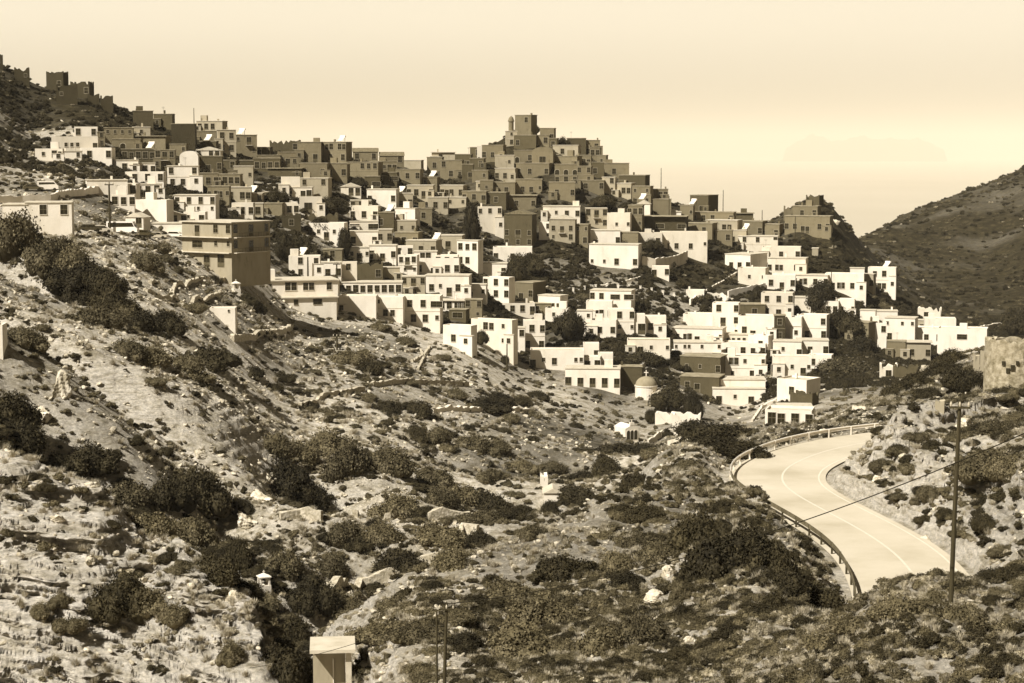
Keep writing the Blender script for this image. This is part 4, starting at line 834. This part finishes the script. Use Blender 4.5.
def tuft(seed):
    r = np.random.default_rng(seed); n = 130; q = r.uniform(0, 6.28, n); rr = r.uniform(0, .5, n); b = np.stack([rr*np.cos(q), rr*np.sin(q), 0*q], 1)
    tip = b*2.0+np.stack([r.normal(size=n)*.12, r.normal(size=n)*.12, r.uniform(.5, 1, n)], 1); sd = np.stack([-np.sin(q), np.cos(q), 0*q], 1)*.035
    V_ = np.stack([b-sd, b+sd, tip], 1).reshape(-1, 3); return np_mesh('grass_tuft', V_, np.arange(3*n).reshape(-1, 3), LEAF['g'])
TUFT = [tuft(i) for i in range(3)]
def inv_pix(x, y, z):
    """image position of a world point (used only to thin plants that no camera near here could see)"""
    yy = y*cp-(z-CZ)*sp; zz = y*sp+(z-CZ)*cp
    return 512+F*x/yy, 341.5-F*zz/yy
FT = np.array([(f[0], f[1], f[2]) for f in FOOT])
def clear_of_houses(X, Y):
    ok = np.ones(len(X), bool)
    for fx, fy, fr in FT: ok &= (X-fx)**2+(Y-fy)**2 > fr**2
    return ok
# --- named bushes and trees
BT = """15 250 60 50 m;45 264 50 40 m;72 270 40 30 m;85 286 60 34 d;105 291 50 32 d;60 258 34 26 d;95 326 55 30 m;115 312 46 30 d;80 305 44 28 d;125 324 36 22 m;162 331 45 30 d;140 330 40 24 d;145 269 35 22 m;176 273 15 10 m;190 276 12 8 m;215 284 14 12 d;190 311 30 12 m;130 356 45 22 m;152 366 50 24 m;182 370 45 24 m;215 367 60 26 d;195 382 40 16 m;22 346 50 25 m;12 424 54 40 d;18 446 40 34 d;156 384 22 12 m;250 376 30 12 d;282 381 36 11 d;247 306 20 16 d;257 313 22 18 d;
22 452 60 40 d;60 468 34 20 d;96 468 55 33 d;135 444 20 11 d;166 454 18 9 d;130 502 50 32 m;170 502 50 38 d;196 505 60 48 d;150 534 55 32 m;190 545 50 38 m;215 575 60 32 d;241 512 26 18 d;240 565 30 38 d;290 500 44 30 d;122 608 66 44 d;150 608 40 24 m;176 618 35 26 m;70 628 30 20 m;40 616 26 16 m;60 606 28 16 m;190 572 36 14 m;35 480 20 10 d;46 490 22 10 d;110 527 20 8 d;170 561 24 12 d;205 582 30 12 d;262 608 40 22 m;292 655 48 54 d;282 684 60 50 d;312 696 50 40 d;232 660 30 24 m;
350 363 36 22 m;368 373 30 16 d;270 391 30 10 d;387 413 26 16 d;365 401 20 12 m;420 416 34 20 d;407 411 22 12 d;415 441 26 18 d;437 442 30 20 m;485 410 48 18 d;497 401 30 12 d;521 406 24 12 d;536 399 24 10 d;505 421 26 12 m;470 449 36 24 m;500 452 30 16 m;330 452 50 28 m;300 462 50 32 m;350 472 50 38 m;387 472 50 34 m;275 451 40 24 m;430 482 40 24 m;286 488 52 42 d;310 507 40 32 d;460 503 50 28 m;490 512 60 32 d;440 507 36 24 m;495 481 34 18 m;521 471 30 14 m;551 471 30 12 m;455 398 26 12 m;440 360 22 8 m;405 345 26 10 m;380 330 30 10 m;
400 516 50 28 m;382 542 40 26 m;345 542 40 30 m;361 548 28 16 d;402 574 54 34 d;432 544 56 30 m;450 568 50 26 m;475 522 40 20 m;481 547 36 22 d;515 520 35 16 d;536 538 30 22 m;285 572 40 34 m;310 603 50 40 d;337 606 28 20 m;330 575 36 28 m;420 642 60 24 m;380 640 56 22 m;452 622 40 20 m;502 604 60 36 m;542 624 70 46 m;522 654 80 38 m;350 612 40 20 m;395 612 46 18 m;
606 476 34 24 d;620 456 60 20 d;655 456 30 16 m;580 481 30 14 d;575 502 50 22 d;641 487 40 18 d;550 513 20 16 d;521 516 30 14 d;640 522 56 22 d;560 577 60 32 d;630 587 34 22 d;640 551 40 22 m;662 561 50 26 m;620 571 40 26 m;705 545 60 46 d;722 572 70 52 d;752 562 76 50 d;782 578 50 42 d;792 596 50 34 d;812 606 60 36 d;772 614 40 30 d;682 620 22 22 d;640 645 60 40 m;600 655 70 40 m;560 624 60 30 m;520 604 46 26 m;632 677 40 20 m;680 600 24 24 m;762 635 26 20 l;690 470 30 12 m;
742 458 50 22 d;715 452 60 26 d;700 437 50 26 d;726 443 70 26 d;668 411 34 20 t;692 420 20 22 t;650 425 12 12 t;674 436 20 12 d;960 396 38 24 t;932 378 40 22 d;912 388 38 18 d;892 397 30 14 d;950 365 34 20 d;1015 337 30 24 t;930 398 30 14 d;985 472 70 32 m;985 528 26 20 d;1010 472 40 28 m;908 470 26 14 m;902 500 22 10 m;960 648 50 32 m;900 645 60 28 m;860 655 60 28 m;830 674 60 30 m;1000 556 26 12 m;930 500 26 18 m;960 440 34 16 m;1000 432 36 18 m;880 470 24 16 m;915 440 24 14 m;1010 640 50 30 m;930 610 40 16 m;
285 262 26 24 t;300 260 24 20 t;275 207 24 14 t;330 218 40 16 t;345 259 18 24 t;472 246 20 34 t;515 291 30 22 t;528 277 34 20 t;600 211 24 12 t;562 142 14 10 t;535 135 10 8 t;625 257 18 12 t;652 254 20 12 t;820 312 38 24 t;838 340 46 26 t;860 352 40 20 d;845 372 50 22 m;566 342 32 26 t;640 362 42 14 d;480 346 16 12 t;505 366 10 8 t;700 300 24 10 d;757 302 14 10 t;320 236 22 14 t;360 190 16 10 t;585 300 22 8 m;880 310 20 10 m;155 252 26 14 m;165 262 22 12 m"""
barkm = mat('bark', [.04, .09], 3, 6, stretch=(3, 3, .5))
bl = []
BS = {'d':'dark', 'm':'mid-toned', 'l':'pale', 't':'dark'}
for s_ in BT.replace('\n', '').split(';'):
    f = s_.split(); px, py, w, h = map(float, f[:4]); k = f[4]
    dm = 400. if (k == 't' and py < 345 and px < 900) or (py < 300 and px > 250) else (300. if k == 't' and px < 800 else 62.)
    p, d, az = place(px, py-1, dm); u = d/F; rx = w*u/2*(1.22 if k != 't' else 1.05); rz = h*u*1.3
    if k == 't':
        o = empty('round_tree', p, random.uniform(0, 6), cat='tree', group='dark round trees'); m = MB()
        m.tube([(0, 0, -1), (.05*rx, 0, rz*.3), (.1*rx, .05*rx, rz*.6)], [rx*.09, rx*.07, rx*.03], 7)
        for q in (0.4, 2.3, 4.4): m.tube([(.05*rx, 0, rz*.25), (rx*.5*math.cos(q), rx*.5*math.sin(q), rz*.6)], [rx*.05, rx*.02], 5)
        m.build('trunk', barkm, o)
        q = bpy.data.objects.new('crown', random.choice(BIG['d'])); q.location = (0, 0, rz*.14); q.scale = (rx*1.15, rx*1.15, rz*.95); link(q, o)
    else:
        o = bpy.data.objects.new('bush', random.choice(BIG[k])); o.location = p-Vector((0, 0, .16*rz)); o.rotation_euler = (0, 0, random.uniform(0, 6.28)); o.scale = (rx, rx*random.uniform(.8, 1.1), max(rz*.85, rx*.55)); link(o, None, cat='bush', group='bushes on the slopes')
    sz = 'small ' if w < 25 else 'wide ' if w > 50 else ''
    bl.append(dict(o=o, x=px, lab=f"{sz}{BS[k]} {'round tree' if k == 't' else 'bush'} {where(px, py)}"))
# more landmarks of the slopes give the bushes their places
LM2 = [("the road bend",735,480),("the cliff-tip shrine",264,588),("the concrete shelter",335,665),("the pair of poles",440,640),("the tall right pole",951,560),("the hut in the gully",552,497),("the lone house by the guardrail",790,418),("the box-shaped hut",222,314),("the roadside buildings",40,220),("the gabled chapel",632,430),("the spur rubble wall",380,580),("the long low terrace wall",480,411),("the left cliff top",60,480),("the round tower ruin",1005,365),("the domed chapel",646,388),("the annex house",300,300),("the cliff face",130,600),("the rocky bank by the road",900,490),("the near slope scree",720,620),("the big corner block",228,245),("the middle dry wall",335,397),("the bottom right corner",1000,660),("the steep gully slope",290,560),("the scree strip",90,380)]
save = LM[:]; LM[:] = LM2+[q for q in save if q[2] < 345 and q[1] > 250]
for it, s_ in zip(bl, BT.replace('\n', '').split(';')):
    f = s_.split(); px, py, w, h = map(float, f[:4]); k = f[4]; sz = 'small ' if w < 25 else 'wide ' if w > 50 else ''
    it['lab'] = f"{sz}{BS[k]} {'round tree' if k == 't' else 'bush'} {where(px, py)}"
unique_labels(bl)
for it in bl: it['o']['label'] = it['lab']
# --- crags and boulders one can point at
cl = []
for s_ in "60 392 26 30;75 470 20 24;44 412 24 20;262 498 30 26;246 520 26 24;270 478 24 16;200 455 22 12;232 600 20 14;655 600 30 16;668 575 18 14;684 585 14 10;860 410 26 10;880 480 18 16;905 460 16 12;965 428 26 14;800 214 14 9;835 222 10 7;690 640 18 10;500 430 12 6;112 430 16 9;60 520 26 12;140 580 26 9;90 560 22 9;925 540 18 12;310 380 14 8;105 270 12 6;355 392 12 8".split(';'):
    px, py, w, h = map(float, s_.split()); p, d, az = place(px, py, 62. if py > 230 else 400.); u = d/F
    o = bpy.data.objects.new('boulder', random.choice(CRAGS)); o.location = p-Vector((0, 0, h*u*.1)); o.rotation_euler = (jit(0, .3), jit(0, .3), random.uniform(0, 6)); o.scale = (w*u*.62, w*u*.5, h*u*.7); link(o, None, cat='boulder', group='boulders and crags on the slopes')
    cl.append(dict(o=o, x=px, lab=f"{'large' if w > 22 else 'small'} pale boulder {where(px, py)}"))
unique_labels(cl)
for it in cl: it['o']['label'] = it['lab']
# --- uncountable scrub, rubble and grass: instanced over the ground
def scatter(name, n, meshes, dens, size, kind, zs=(.7, 1.1), s0=math.log(52), s1=math.log(1350), sink=.05, tiltr=0.):
    n = int(n*1.16); a_ = rng.uniform(-.365, .365, n); s_ = rng.uniform(s0, s1, n); d_ = np.exp(s_); X = d_*np.sin(a_); Y = d_*np.cos(a_)
    k = dens(X, Y, d_, a_) > rng.uniform(0, 1, n); k &= clear_of_houses(X, Y); k &= road_dist(X, Y) > rw/2+1.1
    X, Y, d_ = X[k], Y[k], d_[k]; Z = ground(X, Y); n = len(X)
    sz = size(d_)*rng.uniform(.55, 1.45, n)**1.2
    me = bpy.data.meshes.new(name); me.vertices.add(n); me.vertices.foreach_set('co', np.stack([X, Y, Z-sink*sz], 1).astype(np.float32).ravel())
    A_ = me.attributes.new('sc', 'FLOAT_VECTOR', 'POINT'); A_.data.foreach_set('vector', np.stack([sz, sz*rng.uniform(.75, 1.1, n), sz*rng.uniform(zs[0], zs[1], n)], 1).astype(np.float32).ravel())
    A_ = me.attributes.new('ro', 'FLOAT_VECTOR', 'POINT'); A_.data.foreach_set('vector', np.stack([rng.normal(size=n)*tiltr, rng.normal(size=n)*tiltr, rng.uniform(0, 6.28, n)], 1).astype(np.float32).ravel())
    A_ = me.attributes.new('ix', 'INT', 'POINT'); A_.data.foreach_set('value', rng.integers(0, len(meshes), n).astype(np.int32))
    o = bpy.data.objects.new(name, me); link(o, kind='stuff')
    pc = bpy.data.collections.new(name+'_kinds')
    for i, q in enumerate(meshes): pc.objects.link(bpy.data.objects.new(f'{name}_kind', q))
    ng = bpy.data.node_groups.new(name, 'GeometryNodeTree'); ng.interface.new_socket('Geometry', in_out='INPUT', socket_type='NodeSocketGeometry'); ng.interface.new_socket('Geometry', in_out='OUTPUT', socket_type='NodeSocketGeometry')
    N_ = ng.nodes; L_ = ng.links; gi = N_.new('NodeGroupInput'); go = N_.new('NodeGroupOutput'); ip = N_.new('GeometryNodeInstanceOnPoints'); ci = N_.new('GeometryNodeCollectionInfo')
    ci.inputs[0].default_value = pc; ci.inputs['Separate Children'].default_value = True; ci.inputs['Reset Children'].default_value = True
    mp = N_.new('GeometryNodeMeshToPoints'); L_.new(gi.outputs[0], mp.inputs[0]); L_.new(mp.outputs[0], ip.inputs['Points']); L_.new(ci.outputs[0], ip.inputs['Instance']); ip.inputs['Pick Instance'].default_value = True
    for nm, ty, inp in (('ix', 'INT', 'Instance Index'), ('sc', 'FLOAT_VECTOR', 'Scale'), ('ro', 'FLOAT_VECTOR', 'Rotation')):
        q = N_.new('GeometryNodeInputNamedAttribute'); q.data_type = ty; q.inputs[0].default_value = nm; L_.new(q.outputs['Attribute'], ip.inputs[inp])
    L_.new(ip.outputs[0], go.inputs[0]); md = o.modifiers.new('scatter', 'NODES'); md.node_group = ng; print(name, n)
    return o
def patch(X, Y, s_=12, seed=60, lo=-.25, hi=.25): return sstep(lo, hi, fbm(X, Y, s_, 4, seed))
def cliffy(X, Y, d_, a_): return sstep(-.06, -.10, a_)*(1-sstep(112, 125, d_))
def lf(d_, a_): return sstep(.03, -.03, a_)*(1-sstep(390, 440, d_))
def darkz(d_, a_): return np.maximum(sstep(600, 700, d_), sstep(500, 560, d_)*sstep(-.05, .03, a_))
scatter('scrub', 30000, SMALL['d'], lambda X, Y, d_, a_: (.06+.5*patch(X, Y, 11)*(1-.85*cliffy(X, Y, d_, a_))*(1-.45*lf(d_, a_))+.8*darkz(d_, a_)), lambda d_: .40*(d_/90)**.52, 'dark')
scatter('village_scrub', 14000, BIG['d'][:2]+SMALL['d'], lambda X, Y, d_, a_: .2+.5*patch(X, Y, 25, 75)+.6*sstep(.01, .04, a_), lambda d_: 1.25+0*d_, 'dark', s0=math.log(465), s1=math.log(625), zs=(.7, 1.2))
scatter('scrub', 46000, SMALL['m'], lambda X, Y, d_, a_: (.10+.75*patch(X, Y, 16, 63, -.2+.25*0, .3))*(1-.2*lf(d_, a_))*(1-.8*cliffy(X, Y, d_, a_)), lambda d_: .36*(d_/90)**.52, 'mid')
scatter('scrub', 26000, SMALL['l'], lambda X, Y, d_, a_: (.15+.6*patch(X, Y, 9, 66))*(1-.6*cliffy(X, Y, d_, a_))*(1-.8*sstep(560, 650, d_)), lambda d_: .28*(d_/90)**.52, 'pale')
def inbox(d_, a_, d0, d1, a0, a1): return sstep(d0, d0*1.08, d_)*(1-sstep(d1*.94, d1, d_))*sstep(a0, a0+.015, a_)*(1-sstep(a1-.015, a1, a_))
scatter('gully_thicket', 30000, BIG['d'][:3]+BIG['m'][:1], lambda X, Y, d_, a_: np.maximum(inbox(d_, a_, 126, 196, -.275, -.11)*(.35+.65*patch(X, Y, 14, 85, -.3, .0)), .8*inbox(d_, a_, 98, 135, -.155, -.10)), lambda d_: 1.0+0*d_, 'mixed', s1=math.log(260), zs=(.55, .9), sink=.2)
scatter('thicket', 20000, BIG['d'][:2]+BIG['m'][:2], lambda X, Y, d_, a_: patch(X, Y, 10, 81, -.15, .2)*np.maximum.reduce([0*d_, .7*inbox(d_, a_, 150, 230, -.13, -.04), inbox(d_, a_, 225, 335, -.30, -.20), .9*inbox(d_, a_, 92, 128, .04, .165), .7*inbox(d_, a_, 66, 110, -.06, .29), .8*inbox(d_, a_, 118, 235, .185, .31), .7*inbox(d_, a_, 200, 420, -.12, .09)]), lambda d_: .85*(d_/130)**.6, 'mixed', zs=(.55, .9), sink=.2)
scatter('gravel', 60000, ROCKS[:3], lambda X, Y, d_, a_: (.25+.6*patch(X, Y, 7, 79))*(1-.5*cliffy(X, Y, d_, a_)), lambda d_: .085*(d_/90)**.8, 'rock', zs=(.6, 1.1), sink=-.1, tiltr=.3, s1=math.log(420))
scatter('rubble', 42000, ROCKS, lambda X, Y, d_, a_: (.12+.3*lf(d_, a_)+.7*patch(X, Y, 14, 69, -.05, .35))*(1-.97*sstep(480, 600, d_))*(1-.5*sstep(-.03, .0, a_))*(1-.5*cliffy(X, Y, d_, a_)), lambda d_: .17*(d_/90)**.7, 'rock', zs=(.6, 1.1), sink=-.1, tiltr=.3)
scatter('dry_grass', 26000, TUFT, lambda X, Y, d_, a_: .2+.6*patch(X, Y, 10, 71), lambda d_: .28*(d_/90)**.7, 'grass', s1=math.log(420), sink=0)
hm = bpy.data.materials.new('haze'); hm.use_nodes = True; hn = hm.node_tree.nodes; hn.clear()
pv = hn.new('ShaderNodeVolumePrincipled'); pv.inputs['Color'].default_value = (.80, .725, .585, 1); pv.inputs['Density'].default_value = 4e-5; pv.inputs['Anisotropy'].default_value = -.28
ho = hn.new('ShaderNodeOutputMaterial'); hm.node_tree.links.new(pv.outputs[0], ho.inputs['Volume'])
m = MB(); m.box(-99000, -99000, -1001, 99000, 99000, 1150); hz = m.build('haze', hm, kind='stuff')
